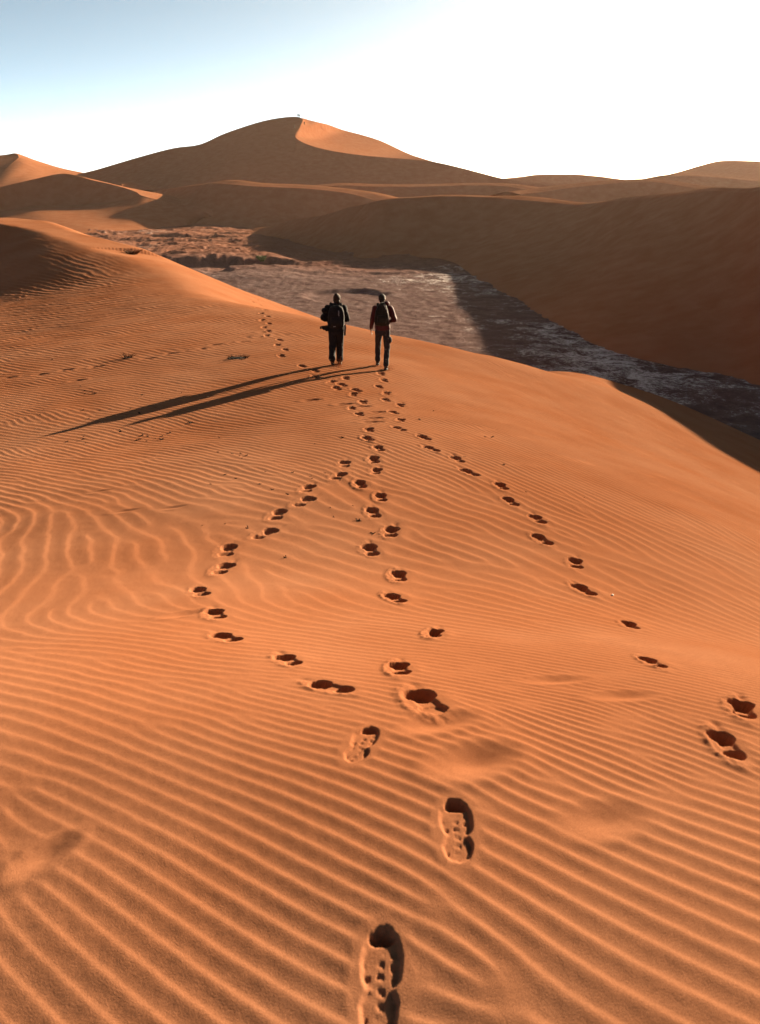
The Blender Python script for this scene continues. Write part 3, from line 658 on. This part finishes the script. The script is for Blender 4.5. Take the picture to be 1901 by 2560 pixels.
skin_m = plain('skin', (.10, .05, .032), .6, .35, .12, 40)
def build_person(J, label, mats, group):
    """J: joint positions in the walker's own frame (x right, y ahead, z up, origin on the sand)."""
    root = empty('person', J['at'], J['turn']); root.scale = (.94, .94, .94); tag(root, label, 'person', group)
    b = bmesh.new()
    hd = V3(J['head'])
    pel = V3(J['pelvis']); ch = V3(J['chest']); nk = V3(J['neck'])
    bm_loft(b, [(pel.x, pel.y, pel.z - .10, .13, .09), (pel.x, pel.y, pel.z, .155, .105), (pel.x * .7 + ch.x * .3, pel.y * .7 + ch.y * .3, pel.z * .6 + ch.z * .4, .13, .092),
                (ch.x, ch.y, ch.z, .155, .105), (ch.x, ch.y, ch.z + .14, .15, .088), (nk.x, nk.y, nk.z - .02, .075, .062)])
    bm_cap(b, nk - V3((0, 0, .04)), hd - V3((0, .01, .07)), .058, .054)
    bm_ell(b, hd, (.074, .094, .100)); bm_ell(b, hd + V3((0, .030, -.055)), (.055, .062, .062))          # skull, jaw
    bm_cap(b, hd + V3((0, .088, .012)), hd + V3((0, .108, -.028)), .010, .014, 8)                          # nose
    bm_ell(b, hd + V3((0, .080, -.062)), (.024, .014, .010)); bm_ell(b, hd + V3((0, .082, .028)), (.052, .014, .010))   # mouth, brow
    for s in (-1, 1): bm_ell(b, hd + V3((s * .077, -.004, -.008)), (.012, .020, .032))                      # ears
    for s, k in ((-1, 'l'), (1, 'r')):
        sh, el, wr = V3(J['sh_' + k]), V3(J['el_' + k]), V3(J['wr_' + k])
        bm_cap(b, ch + V3((s * .06, 0, .11)), sh, .06, .055); bm_cap(b, sh, el, .050, .038); bm_cap(b, el, wr, .038, .026)
        bm_hand(b, wr, *J['hand_' + k])
        hp, kn, an = V3(J['hip_' + k]), V3(J['kn_' + k]), V3(J['an_' + k]); to = V3(J['toe_' + k])
        bm_cap(b, hp, kn, .082, .055); bm_cap(b, kn, kn + (an - kn) * .35, .052, .054); bm_cap(b, kn + (an - kn) * .35, an, .054, .036); bm_cap(b, an, to, .036, .028)
    fuse('body', b, .0065, skin_m, root, 3)
    for s in (-1, 1):
        e = bmesh.new(); bm_ell(e, hd + V3((s * .030, .078, .006)), (.013, .012, .011))
        me = bpy.data.meshes.new('eye'); e.to_mesh(me); e.free(); link('eye', me, mats['eye'], root)
    # trousers
    b = bmesh.new(); f = J.get('baggy', 1.0)
    bm_loft(b, [(pel.x, pel.y, pel.z - .13, .165, .12), (pel.x, pel.y, pel.z - .03, .185, .135), (pel.x, pel.y, pel.z + .10, .17, .12)])
    for k in 'lr':
        hp, kn, an = V3(J['hip_' + k]), V3(J['kn_' + k]), V3(J['an_' + k])
        bm_cap(b, hp, kn, .098 * (1 + (f - 1) * .5), .076 * f); bm_cap(b, kn, an + (kn - an) * .22, .076 * f, .066 * f)
        bm_cap(b, an + (kn - an) * .24, an + (kn - an) * .06, .070 * f, .072 * f)
        for q in J.get('pockets_' + k, []): bm_ell(b, V3(q), (.05, .06, .085))
    tr = fuse('trousers', b, .011, mats['trousers'], root, 3, .010, 15, 3)
    # jacket
    b = bmesh.new(); g = J.get('jacket', 1.0); hem = J['hem']
    bm_loft(b, [(pel.x, pel.y, hem, .178 * g, .135 * g), (pel.x, pel.y, hem + .05, .192 * g, .145 * g), (ch.x, ch.y, ch.z - .12, .185 * g, .14 * g), (ch.x, ch.y, ch.z, .20 * g, .142 * g),
                (ch.x, ch.y, ch.z + .13, .185 * g, .115 * g), (nk.x, nk.y, nk.z - .01, .10, .085), (nk.x, nk.y + .01, nk.z + .045, .078, .074)])
    for s, k in ((-1, 'l'), (1, 'r')):
        sh, el, wr = V3(J['sh_' + k]), V3(J['el_' + k]), V3(J['wr_' + k])
        bm_cap(b, ch + V3((s * .07, 0, .10)), sh, .08, .078 * g); bm_cap(b, sh, el, .076 * g, .066 * g); bm_cap(b, el, wr + (el - wr) * .10, .066 * g, .047 * g)
    for c_, r_ in J.get('jacket_extra', []): bm_ell(b, V3(c_), r_)
    jk = fuse('jacket', b, .011, mats['jacket'], root, 3, .009, 13, 8)
    # boots
    for k in 'lr':
        an, to = V3(J['an_' + k]), V3(J['toe_' + k]); ax = (to - an); ax.z = 0; ax.normalize()
        up = V3((0, 0, 1)); pitch = J.get('heel_' + k, 0.0)                 # raised heel: the whole boot turns about its toe
        side = ax.cross(up)
        fwd = ax * math.cos(pitch) - up * math.sin(pitch); upp = up * math.cos(pitch) + ax * math.sin(pitch)
        toe_pt = V3(J['sole_' + k])                                          # where the toe meets the sand
        P = lambda a, u, w=0: toe_pt + fwd * (a - .28) + upp * u + side * w
        b = bmesh.new()
        bm_cap(b, P(.055, .055), P(.055, .17), .050, .052); bm_cap(b, P(.05, .05), P(.17, .052), .044, .046); bm_cap(b, P(.15, .05), P(.245, .043), .046, .036)
        bt = fuse('boot', b, .008, mats['boots'], root, 3, .004, 24, 4)
        b = bmesh.new(); n = 20; lo, hi = [], []
        for i in range(n):
            t = 2 * math.pi * i / n; a = .14 + .147 * math.cos(t); w_ = math.sin(t) * (.050 if math.cos(t) > -.1 else .041)
            lo.append(b.verts.new(P(a, .0, w_))); hi.append(b.verts.new(P(a, .026, w_)))
        b.faces.new(lo[::-1]); b.faces.new(hi)
        for i in range(n): b.faces.new((lo[i], lo[(i + 1) % n], hi[(i + 1) % n], hi[i]))
        for j in range(6):                                                    # lugs under the sole
            for w_ in (-.022, .022):
                if abs(w_) < .04:
                    m = Matrix.Translation(P(.04 + j * .04, -.003, w_)) @ Matrix((side, fwd, upp)).transposed().to_4x4() @ Matrix.Diagonal((.030, .020, .012, 1))
                    bmesh.ops.create_cube(b, size=1.0, matrix=m)
        bmesh.ops.recalc_face_normals(b, faces=b.faces)
        me = bpy.data.meshes.new('sole'); b.to_mesh(me); b.free(); link('sole', me, mats['sole'], bt)
    return root, hd, jk

def rounded_pack(name, rings, power, mat, parent, folds=.006):
    b = bmesh.new(); bm_loft(b, rings, 32, power); return fuse(name, b, .010, mat, parent, 3, folds, 12, 21)

def strap(name, pts, w, t, mat, parent):
    b = bmesh.new(); pts = [V3(p) for p in pts]; prev = None
    for i, p in enumerate(pts):
        d = (pts[min(i + 1, len(pts) - 1)] - pts[max(i - 1, 0)]).normalized(); s = d.cross(V3((0, 1, 0.05))).normalized() * w / 2; n = s.cross(d).normalized() * t / 2
        ring = [b.verts.new(p + s + n), b.verts.new(p - s + n), b.verts.new(p - s - n), b.verts.new(p + s - n)]
        if prev:
            for k in range(4): b.faces.new((prev[k], prev[(k + 1) % 4], ring[(k + 1) % 4], ring[k]))
        else: b.faces.new(ring[::-1])
        prev = ring
    b.faces.new(prev); bmesh.ops.recalc_face_normals(b, faces=b.faces)
    me = bpy.data.meshes.new(name); b.to_mesh(me); b.free(); return link(name, me, mat, parent)

black_m = plain('black_cloth', (.0035, .0035, .0045), .9, .1, .3, 26, bump=.004)
dark_m = plain('dark_trouser_cloth', (.006, .0055, .0065), .9, .1, .3, 26, bump=.004)
grey_m = plain('charcoal_trouser_cloth', (.012, .011, .012), .9, .1, .3, 26, bump=.004)
red_m = plain('maroon_shell', (.030, .004, .005), .75, .15, .25, 20, bump=.004)
olive_m = plain('olive_black_pack_cloth', (.006, .006, .0045), .85, .12, .3, 30, bump=.004)
boot_m = plain('brown_boot_leather', (.03, .017, .009), .7, .3, .3, 30)
dkboot_m = plain('dark_boot_leather', (.020, .015, .012), .7, .3, .3, 30)
yellow_m = plain('mustard_boot_leather', (.10, .055, .008), .7, .25, .3, 30)
rub_m = plain('boot_rubber', (.022, .018, .015), .8, .2, .2, 40)
hair_m = plain('brown_hair', (.014, .007, .004), .8, .15, .4, 60, bump=.006)
cap_m = plain('brown_cap_cloth', (.010, .008, .005), .85, .2, .25, 30)
eye_m = plain('eye', (.35, .30, .27), .3, .5, .05, 10)
pale_m = plain('pale_webbing', (.09, .09, .10), .7, .3, .15, 60)
strap_m = plain('black_webbing', (.005, .005, .006), .85, .1, .2, 60)

def gz(x, y, n=5):
    """Smoothed sand height under a foot."""
    return sum(ground(x + .06 * math.cos(k * 1.26), y + .10 * math.sin(k * 1.26)) for k in range(n)) / n

# --- left walker: dark jacket and baggy dark trousers
LX, LY = -1.03, 18.80
z0 = gz(LX, LY)
def fz(px, py, x, y): return gz(px + x, py + y) - z0
lfl, lfr = fz(LX, LY, -.10, .02), fz(LX, LY, .08, .42)
JL = dict(at=(LX, LY, z0), turn=0.0, pelvis=(0, .10, .90), chest=(0, .14, 1.27), neck=(.01, .17, 1.47), head=(.03, .195, 1.625),
    sh_l=(-.20, .14, 1.41), el_l=(-.285, .10, 1.16), wr_l=(-.16, .33, 1.08), hand_l=((.5, .8, .15), (.4, .2, -.8), 1, .6),
    sh_r=(.20, .14, 1.41), el_r=(.275, .12, 1.14), wr_r=(.17, .35, 1.10), hand_r=((-.5, .8, .15), (-.4, .2, -.8), -1, .6),
    hip_l=(-.09, .10, .86), kn_l=(-.10, .13, .49), an_l=(-.105, -.07, .18 + lfl), toe_l=(-.11, .08, .05 + lfl), sole_l=(-.105, .10, lfl - .005), heel_l=.85,
    hip_r=(.09, .10, .86), kn_r=(.075, .27, .48), an_r=(.07, .26, .12 + lfr), toe_r=(.075, .42, .04 + lfr), sole_r=(.075, .47, lfr - .012), heel_r=0.0,
    baggy=1.25, jacket=1.12, hem=.84, jacket_extra=[((-.27, .08, 1.36), (.085, .09, .07)), ((-.30, .08, 1.19), (.085, .09, .09)), ((-.05, .10, 1.47), (.12, .10, .07))])
left, hd, jk = build_person(JL, 'hiker in a dark jacket and baggy dark trousers, bare-headed, left of the pair', dict(trousers=dark_m, jacket=black_m, boots=yellow_m, sole=rub_m, eye=eye_m), 'hikers walking away along the dune')
b = bmesh.new(); bm_ell(b, hd + V3((0, -.012, .026)), (.090, .104, .098)); bm_ell(b, hd + V3((0, -.05, -.05)), (.080, .060, .075)); bm_ell(b, hd + V3((-.01, -.02, .10)), (.05, .06, .035))
for s in (-1, 1): bm_ell(b, hd + V3((s * .07, -.01, -.015)), (.022, .035, .06))
fuse('hair', b, .009, hair_m, left, 2, .010, 40, 6)
b = bmesh.new()                                                              # jacket tail blowing out to the left
for zz, x0, x1 in ((.985, -.16, -.37), (.955, -.15, -.375), (.93, -.15, -.30), (.90, -.15, -.24)):
    bm_cap(b, (x0, .02, zz), (x1, -.02, zz - .01), .035, .022)
fuse('jacket_tail', b, .010, black_m, left, 3, .006, 20, 12)

pk = empty('backpack', (LX, LY, z0)); pk.scale = (.94, .94, .94); tag(pk, 'black backpack on the left hiker with a pale webbing strip', 'backpack', 'backpacks')
rounded_pack('pack_body', [(.02, -.085, .96, .15, .07), (.02, -.10, 1.02, .195, .115), (.02, -.10, 1.20, .205, .125), (.02, -.09, 1.36, .19, .115), (.02, -.07, 1.46, .15, .085), (.02, -.05, 1.50, .08, .04)], 3.2, black_m, pk)
b = bmesh.new(); bm_loft(b, [(.02, -.20, 1.03, .12, .03), (.02, -.215, 1.08, .135, .05), (.02, -.215, 1.18, .135, .05), (.02, -.20, 1.24, .12, .03)], 24, 3.5); fuse('front_pocket', b, .010, strap_m, pk, 3, .004, 16, 3)
strap('webbing', [(.085, -.212, 1.40), (.092, -.222, 1.36), (.088, -.228, 1.31), (.094, -.23, 1.27)], .022, .006, pale_m, pk)
strap('buckle', [(-.05, -.215, 1.012), (-.02, -.222, 1.018), (.012, -.215, 1.022)], .022, .010, pale_m, pk)
for s in (-1, 1): strap('shoulder_strap', [(s * .12 + .02, -.03, 1.47), (s * .125, .07, 1.545), (s * .125, .20, 1.52), (s * .135, .30, 1.38), (s * .17, .27, 1.18), (s * .19, .10, 1.05)], .06, .014, strap_m, pk)
strap('hanging_strap', [(.225, -.03, 1.03), (.238, -.05, .97), (.225, -.055, .86), (.222, -.05, .77)], .045, .012, strap_m, pk)
strap('pale_edge', [(.246, -.045, 1.02), (.226, -.065, .95), (.205, -.068, .85)], .014, .006, pale_m, pk)

# --- right walker: maroon jacket, cap, dark trousers
RX, RY = .06, 18.77
z1 = gz(RX, RY)
def fz2(x, y): return gz(RX + x, RY + y) - z1
rfl, rfr = fz2(-.12, .62), fz2(.09, .0)
JR = dict(at=(RX, RY, z1), turn=0.0, pelvis=(0, .16, .96), chest=(0, .20, 1.34), neck=(0, .23, 1.545), head=(-.012, .26, 1.70),
    sh_l=(-.185, .20, 1.48), el_l=(-.255, .17, 1.20), wr_l=(-.285, .24, .985), hand_l=((-.05, .18, -1), (1, .1, 0), -1, .30),
    sh_r=(.19, .20, 1.48), el_r=(.30, .12, 1.22), wr_r=(.20, .34, 1.15), hand_r=((-.5, .8, .15), (-.4, .2, -.8), -1, .6),
    hip_l=(-.095, .16, .91), kn_l=(-.115, .37, .52), an_l=(-.125, .36, .18 + rfl), toe_l=(-.13, .52, .08 + rfl), sole_l=(-.13, .60, .01 + rfl), heel_l=.30,
    hip_r=(.095, .16, .91), kn_r=(.115, .12, .50), an_r=(.085, -.11, .14 + rfr), toe_r=(.09, .05, .05 + rfr), sole_r=(.09, .09, rfr - .010), heel_r=.22,
    baggy=1.0, jacket=1.0, hem=.96, pockets_r=[(.185, .12, .72)], jacket_extra=[((.10, .10, 1.615), (.075, .075, .06)), ((.04, .14, 1.59), (.11, .09, .06))])
right, hd, jk = build_person(JR, 'hiker in a maroon jacket and brown cap, right of the pair', dict(trousers=grey_m, jacket=red_m, boots=boot_m, sole=rub_m, eye=eye_m), 'hikers walking away along the dune')
b = bmesh.new(); bm_ell(b, hd + V3((0, -.004, .035)), (.088, .106, .088)); bm_ell(b, hd + V3((0, -.03, .01)), (.084, .085, .055)); bm_ell(b, hd + V3((0, .13, .045)), (.065, .075, .010))
fuse('cap', b, .008, cap_m, right, 2, .003, 30, 6)
b = bmesh.new(); bm_ell(b, hd + V3((0, -.045, -.04)), (.070, .050, .05)); fuse('hair', b, .009, hair_m, right, 2, .006, 40, 6)

pk2 = empty('backpack', (RX, RY, z1)); pk2.scale = (.94, .94, .94); tag(pk2, 'tall olive-black backpack on the hiker in the maroon jacket', 'backpack', 'backpacks')
rounded_pack('pack_body', [(-.02, -.02, 1.09, .13, .06), (-.02, -.03, 1.13, .175, .10), (-.02, -.035, 1.30, .18, .115), (-.02, -.02, 1.46, .15, .105), (-.01, .0, 1.58, .105, .085), (0, .03, 1.65, .05, .04)], 2.8, olive_m, pk2)
b = bmesh.new(); bm_loft(b, [(-.02, -.13, 1.15, .10, .03), (-.02, -.145, 1.19, .115, .045), (-.02, -.145, 1.30, .11, .045), (-.02, -.13, 1.36, .09, .03)], 24, 3.2); fuse('front_pocket', b, .010, olive_m, pk2, 3, .004, 16, 3)
for s in (-1, 1): strap('shoulder_strap', [(s * .11, .02, 1.53), (s * .12, .13, 1.615), (s * .12, .26, 1.585), (s * .13, .36, 1.44), (s * .16, .33, 1.26), (s * .185, .16, 1.15)], .055, .014, strap_m, pk2)
strap('side_cord', [(.03, -.10, 1.60), (.09, -.105, 1.50), (.135, -.11, 1.36), (.15, -.11, 1.22)], .012, .006, pale_m, pk2)

# --- sand thrown up by their boots
def spray(pts):
    b = bmesh.new(); rg = random.Random(5)
    for (x, y, z, sx, sy, sz, n) in pts:
        for _ in range(n):
            c = V3((x + rg.gauss(0, sx), y + rg.gauss(0, sy), z + abs(rg.gauss(0, sz))))
            r = rg.uniform(.0018, .0045); q = [b.verts.new(c + V3((rg.uniform(-1, 1), rg.uniform(-1, 1), rg.uniform(-1, 1))) * r * 1.6) for _ in range(4)]
            for t in ((0, 1, 2), (0, 2, 3), (0, 3, 1), (1, 3, 2)): b.faces.new([q[k] for k in t])
    me = bpy.data.meshes.new('sand_spray'); b.to_mesh(me); b.free()
    tag(link('sand_spray', me, sand_near), kind='stuff', label='puffs of loose sand kicked up by the boots of both hikers')
zl, zr = gz(LX + .06, LY + .2), gz(RX + .1, RY)
spray([(LX + .07, LY + .15, zl, .05, .12, .10, 900), (LX + .02, LY - .1, zl, .07, .15, .04, 700), (RX + .12, RY + .05, zr, .07, .1, .05, 700), (RX - .08, RY + .35, zr - .02, .08, .12, .06, 700)])

# --- four more people, very small, on the great dune
from mathutils.bvhtree import BVHTree
tree = BVHTree.FromPolygons([v.co for v in great.data.vertices], [p.vertices for p in great.data.polygons])
def on_dune(px, py):
    """The point of the great dune seen there (or just below its skyline)."""
    for k in range(40):
        u, v = (px - 950.5) / FPX, (1280.0 - py - k * .25) / FPX
        h = tree.ray_cast(V3((0, 0, 0)), V3((u, CP + SP * v, -SP + CP * v)))
        if h[0] is not None: return h[0]
    raise ValueError('no dune there')
b = bmesh.new()
bm_loft(b, [(0, 0, .66, .24, .17), (0, 0, 1.1, .26, .20), (0, -.06, 1.38, .28, .24), (0, 0, 1.52, .10, .10)]); bm_ell(b, (0, .01, 1.63), (.08, .10, .12)); bm_cap(b, (0, 0, 1.45), (0, 0, 1.58), .06, .055)
for s in (-1, 1):
    bm_cap(b, (s * .22, 0, 1.40), (s * .36, 0, 1.12), .09, .08); bm_cap(b, (s * .36, 0, 1.12), (s * .30, .08, .88), .08, .06)
    bm_cap(b, (s * .10, 0, .86), (s * .13, .02, .46), .13, .10); bm_cap(b, (s * .13, .02, .46), (s * .13, -.02, .07), .10, .075); bm_cap(b, (s * .10, -.04, .04), (s * .11, .14, .03), .045, .04)
far0 = fuse('person', b, .02, black_m, None, 2)
spots = [(745.5, 292.4, 'far-off hiker on the summit of the great dune, left one on the skyline'), (749.0, 292.6, 'far-off hiker on the summit of the great dune, right one on the skyline'),
         (761.5, 312.0, 'far-off hiker on the sunlit slope just below the summit'), (737.0, 321.0, 'far-off hiker on the shaded slope below the summit')]
for i, (a, c_, lab) in enumerate(spots):
    o = far0 if i == 0 else far0.copy()
    if i: C.objects.link(o)
    o.location = on_dune(a, c_); o.rotation_euler = (0, 0, i * .5); o.scale = (.98, .98, .98)
    tag(o, lab, 'person', 'far-off hikers on the great dune')

# ------------------------------------------------------------------ dry plants, twigs, a pebble
twig_m = plain('dry_twig', (.0045, .003, .0025), .95, .05, .4, 80)
dry_m = plain('dry_grass', (.11, .045, .018), .9, .1, .35, 20)
green_m = plain('green_leaf', (.045, .085, .012), .6, .3, .4, 12)
stone_m = plain('white_pebble', (.38, .34, .30), .7, .3, .2, 60)
def twig_mesh(seed, size):
    """A little broken spray of dry stems lying and standing in the sand."""
    rg = random.Random(seed); b = bmesh.new()
    bm_ell(b, (0, 0, -.002), (size * .32, size * .20, size * .07))
    for _ in range(rg.randint(4, 7)):
        a = rg.uniform(0, 6.28); up = rg.uniform(.1, 1.1); L = size * rg.uniform(.3, .75); p = V3((math.cos(a) * size * .12, math.sin(a) * size * .10, -.002))
        q = p + V3((math.cos(a) * L * .5, math.sin(a) * L * .5, L * .5 * up)); r = q + V3((math.cos(a + .8) * L * .35, math.sin(a + .8) * L * .35, L * rg.uniform(-.2, .3) * up))
        t = size * .07 + .002
        bm_cap(b, p, q, t, t * .8, 5); bm_cap(b, q, r, t * .8, t * .45, 5)
    me = bpy.data.meshes.new('twig'); b.to_mesh(me); b.free(); me.materials.append(twig_m); return me
TM = [twig_mesh(s, sz) for s, sz in ((1, .07), (2, .09), (3, .06), (4, .11), (5, .08), (6, .10), (7, .07))]
TWIGS = [(-5.08, 13.08), (-5.02, 12.89), (-4.85, 12.59), (-5.26, 12.82), (-4.00, 12.88), (-3.87, 12.76), (-3.95, 12.61), (-3.79, 12.39), (-3.70, 12.53), (-3.64, 12.70), (-3.56, 12.46), (-3.98, 12.53), (-6.78, 17.77), (-6.50, 17.24), (-6.69, 17.38), (-6.29, 17.09), (-6.39, 16.90), (-6.15, 16.80), (-8.26, 21.29), (-8.87, 21.47), (-10.35, 22.10), (-6.74, 15.55), (-6.65, 15.13), (-5.45, 14.40), (-5.46, 15.09), (-5.83, 15.22), (-4.83, 15.02), (-4.94, 16.28), (-4.54, 16.25), (-4.11, 16.20), (-4.34, 14.97), (-3.34, 13.61), (-3.55, 12.95), (-4.22, 15.60), (-4.52, 14.55), (-3.97, 13.46), (-4.49, 13.29), (-2.56, 12.16), (-2.31, 10.80), (-2.06, 10.56), (-1.92, 10.32), (-1.92, 10.49), (-1.85, 10.14), (-1.82, 10.30), (-1.39, 9.90), (-1.07, 9.19), (-0.83, 8.97), (-0.81, 8.88), (-0.47, 8.77), (-0.67, 9.13), (-1.74, 9.02), (-1.99, 8.78), (-1.91, 9.27), (-1.22, 8.41), (-1.01, 8.18), (-1.41, 9.29), (-0.51, 7.64), (-0.46, 7.34), (-0.28, 7.71), (-0.22, 7.24), (-0.07, 6.84), (-0.80, 6.10), (-1.75, 7.17), (-1.53, 7.19), (-1.27, 7.01), (-0.60, 11.16), (-1.39, 8.67), (-0.55, 11.16), (-0.93, 10.81), (1.16, 10.33), (0.99, 14.24), (1.67, 12.12), (0.67, 13.00), (1.66, 10.11), (1.73, 8.80), (1.77, 12.19), (2.48, 9.00), (-0.10, 9.62), (1.81, 12.27)]
rg = random.Random(9)
for i, (x, y) in enumerate(TWIGS):
    o = bpy.data.objects.new('twig', TM[i % len(TM)]); C.objects.link(o)
    o.location = (x, y, ground(x, y)); o.rotation_euler = (0, 0, rg.uniform(0, 6.28)); s = rg.uniform(.45, .95) * (1 if y > 11 else .6); o.scale = (s, s, s)
    tag(o, 'small dark tuft of broken twigs lying on the rippled sand', 'twig', 'dry twigs scattered on the rippled sand')

def tuft(name, x, y, n, spread, height, mats, seed, label, cat, blade=.006, lean=.5, group=None, gy=None):
    """Stems fanned from a base; each stem thin and bent."""
    root = empty(name, (x, y, gy if gy is not None else ground(x, y))); tag(root, label, cat, group); rg = random.Random(seed)
    for pname, m, cnt, hh, bl in mats:
        b = bmesh.new()
        bm_ell(b, (0, 0, 0), (spread * 1.02, spread * .64, .012))                 # the root crown the stems grow from
        for _ in range(cnt):
            a = rg.uniform(0, 6.28); r = spread * math.sqrt(rg.random()); p = V3((math.cos(a) * r, math.sin(a) * r * .6, -.01)); L = height * hh * rg.uniform(.5, 1.1); ln = lean * rg.uniform(.3, 1.2)
            a2 = a + rg.uniform(-.8, .8)
            q = p + V3((math.cos(a2) * L * ln * .5, math.sin(a2) * L * ln * .5, L * .6)); t = q + V3((math.cos(a2) * L * ln * .7, math.sin(a2) * L * ln * .7, L * .3))
            bm_cap(b, p, q, bl, bl * .8, 4); bm_cap(b, q, t, bl * .8, bl * .4, 4)
            if pname == 'leaves':
                for _k in range(5):
                    c = q + (t - q) * rg.random() + V3((rg.gauss(0, .05), rg.gauss(0, .05), rg.gauss(0, .05))) * height
                    u_ = V3((rg.gauss(0, 1), rg.gauss(0, 1), rg.gauss(0, 1))).normalized() * height * .07; v_ = u_.orthogonal() * .6
                    b.faces.new([b.verts.new(c - u_), b.verts.new(c + v_), b.verts.new(c + u_), b.verts.new(c - v_)])
        me = bpy.data.meshes.new(pname); b.to_mesh(me); b.free(); link(pname, me, m, root)
    return root
tuft('dead_plant', -3.60, 20.1, 0, .26, .09, [('stems', twig_m, 60, 1.0, .006)], 3, 'flattened dead plant with black stems on the sand left of the hikers', 'dead plant', lean=1.3)
tuft('dead_plant', -6.62, 20.85, 0, .12, .15, [('stems', twig_m, 28, 1.0, .006)], 4, 'small upright dead plant with dark stems, farther left of the hikers', 'dead plant', lean=.8)
tuft('dry_bush', -14.55, 49.0, 0, .30, .30, [('stems', twig_m, 40, .8, .012), ('dry_grass', dry_m, 160, 1.0, .010)], 5, 'rust-brown dry bush on the edge of the dune above the pan', 'bush', lean=1.1)
sx, sy, sz = survey(655, 655, z=-13.7)
tuft('green_bush', sx, sy, 0, .45, 1.1, [('stems', twig_m, 20, .9, .02), ('leaves', green_m, 110, 1.0, .01)], 6, 'small bright green bush alone on the far edge of the salt pan', 'bush', lean=.6, gy=PAN_Z + float(pan_height(np.array([sx]), np.array([sy]))[0]))

def pebble(x, y, r, m, seed, label, group):
    b = bmesh.new(); bmesh.ops.create_icosphere(b, subdivisions=2, radius=r); rg = random.Random(seed)
    for v in b.verts: v.co *= 1 + rg.uniform(-.16, .16); v.co.z *= .7
    for f in b.faces: f.smooth = True
    me = bpy.data.meshes.new('pebble'); b.to_mesh(me); b.free(); o = link('pebble', me, m)
    o.location = (x, y, ground(x, y) + r * .45); tag(o, label, 'pebble', group)
pebble(1.80, 5.45, .010, stone_m, 1, 'small white pebble beside the right-hand line of footprints', None)

# ------------------------------------------------------------------ light, air, camera
sun = bpy.data.lights.new('sun', 'SUN'); sun.energy = SUN_E; sun.angle = R(0.53); sun.color = (1.0, .79, .54)
so = bpy.data.objects.new('sun', sun); C.objects.link(so)
d = Vector((math.sin(R(SUN_AZ)) * math.cos(R(SUN_EL)), math.cos(R(SUN_AZ)) * math.cos(R(SUN_EL)), math.sin(R(SUN_EL))))
so.rotation_euler = d.to_track_quat('Z', 'Y').to_euler(); so.location = d * 60

w = bpy.data.worlds.new('World'); bpy.context.scene.world = w; w.use_nodes = True
nt = w.node_tree; nt.nodes.clear()
sky = nt.nodes.new('ShaderNodeTexSky'); sky.sky_type = 'NISHITA'; sky.sun_disc = False
sky.sun_elevation = R(SUN_EL); sky.sun_rotation = R(SUN_AZ); sky.altitude = 700
sky.air_density = SKY[0]; sky.dust_density = SKY[1]; sky.ozone_density = SKY[2]
bg = nt.nodes.new('ShaderNodeBackground'); bg.inputs['Strength'].default_value = SKY[3]
wo = nt.nodes.new('ShaderNodeOutputWorld')
wb = nt.nodes.new('ShaderNodeMix'); wb.data_type = 'RGBA'; wb.blend_type = 'MULTIPLY'; wb.inputs[0].default_value = 1.0   # warm white balance of the whole sky
wb.inputs[7].default_value = (*WB, 1)
nt.links.new(sky.outputs[0], wb.inputs[6]); nt.links.new(wb.outputs[2], bg.inputs['Color']); nt.links.new(bg.outputs[0], wo.inputs['Surface'])

if HAZE > 0:
    bm = bmesh.new(); bmesh.ops.create_cube(bm, size=1.0)
    bmesh.ops.scale(bm, vec=(2700, 2700, 62), verts=bm.verts); bmesh.ops.translate(bm, vec=(0, 0, 14.0), verts=bm.verts)
    me = bpy.data.meshes.new('haze'); bm.to_mesh(me); bm.free()
    hm, hnt, hout = new_mat('desert_haze')
    pv = N(hnt, 'ShaderNodeVolumePrincipled', Density=HAZE, Anisotropy=.42)
    pv.inputs['Color'].default_value = (.98, .74, .62, 1)
    hnt.links.new(pv.outputs[0], hout.inputs['Volume'])
    tag(link('haze', me, hm), kind='stuff', label='thin dusty haze in the low sun over the dunes')

cam = bpy.data.cameras.new('camera'); co = bpy.data.objects.new('camera', cam); C.objects.link(co)
cam.sensor_fit = 'VERTICAL'; cam.sensor_height = 36.0; cam.sensor_width = 36.0
cam.lens = 36.0 * FPX / 2560.0
co.location = (0, 0, 0); co.rotation_euler = (R(90) - PITCH, 0, 0)
cam.clip_start = .05; cam.clip_end = 6000
cam.dof.use_dof = True; cam.dof.focus_distance = 14.0; cam.dof.aperture_fstop = 5.0
sc = bpy.context.scene; sc.camera = co
sc.view_settings.view_transform = 'Standard'; sc.view_settings.look = 'None'
sc.view_settings.exposure = EXPO; sc.view_settings.gamma = 1.0
sc.render.engine = 'CYCLES'
sc.cycles.max_bounces = 6; sc.cycles.volume_bounces = 1; sc.cycles.diffuse_bounces = 3
sc.cycles.use_denoising = True
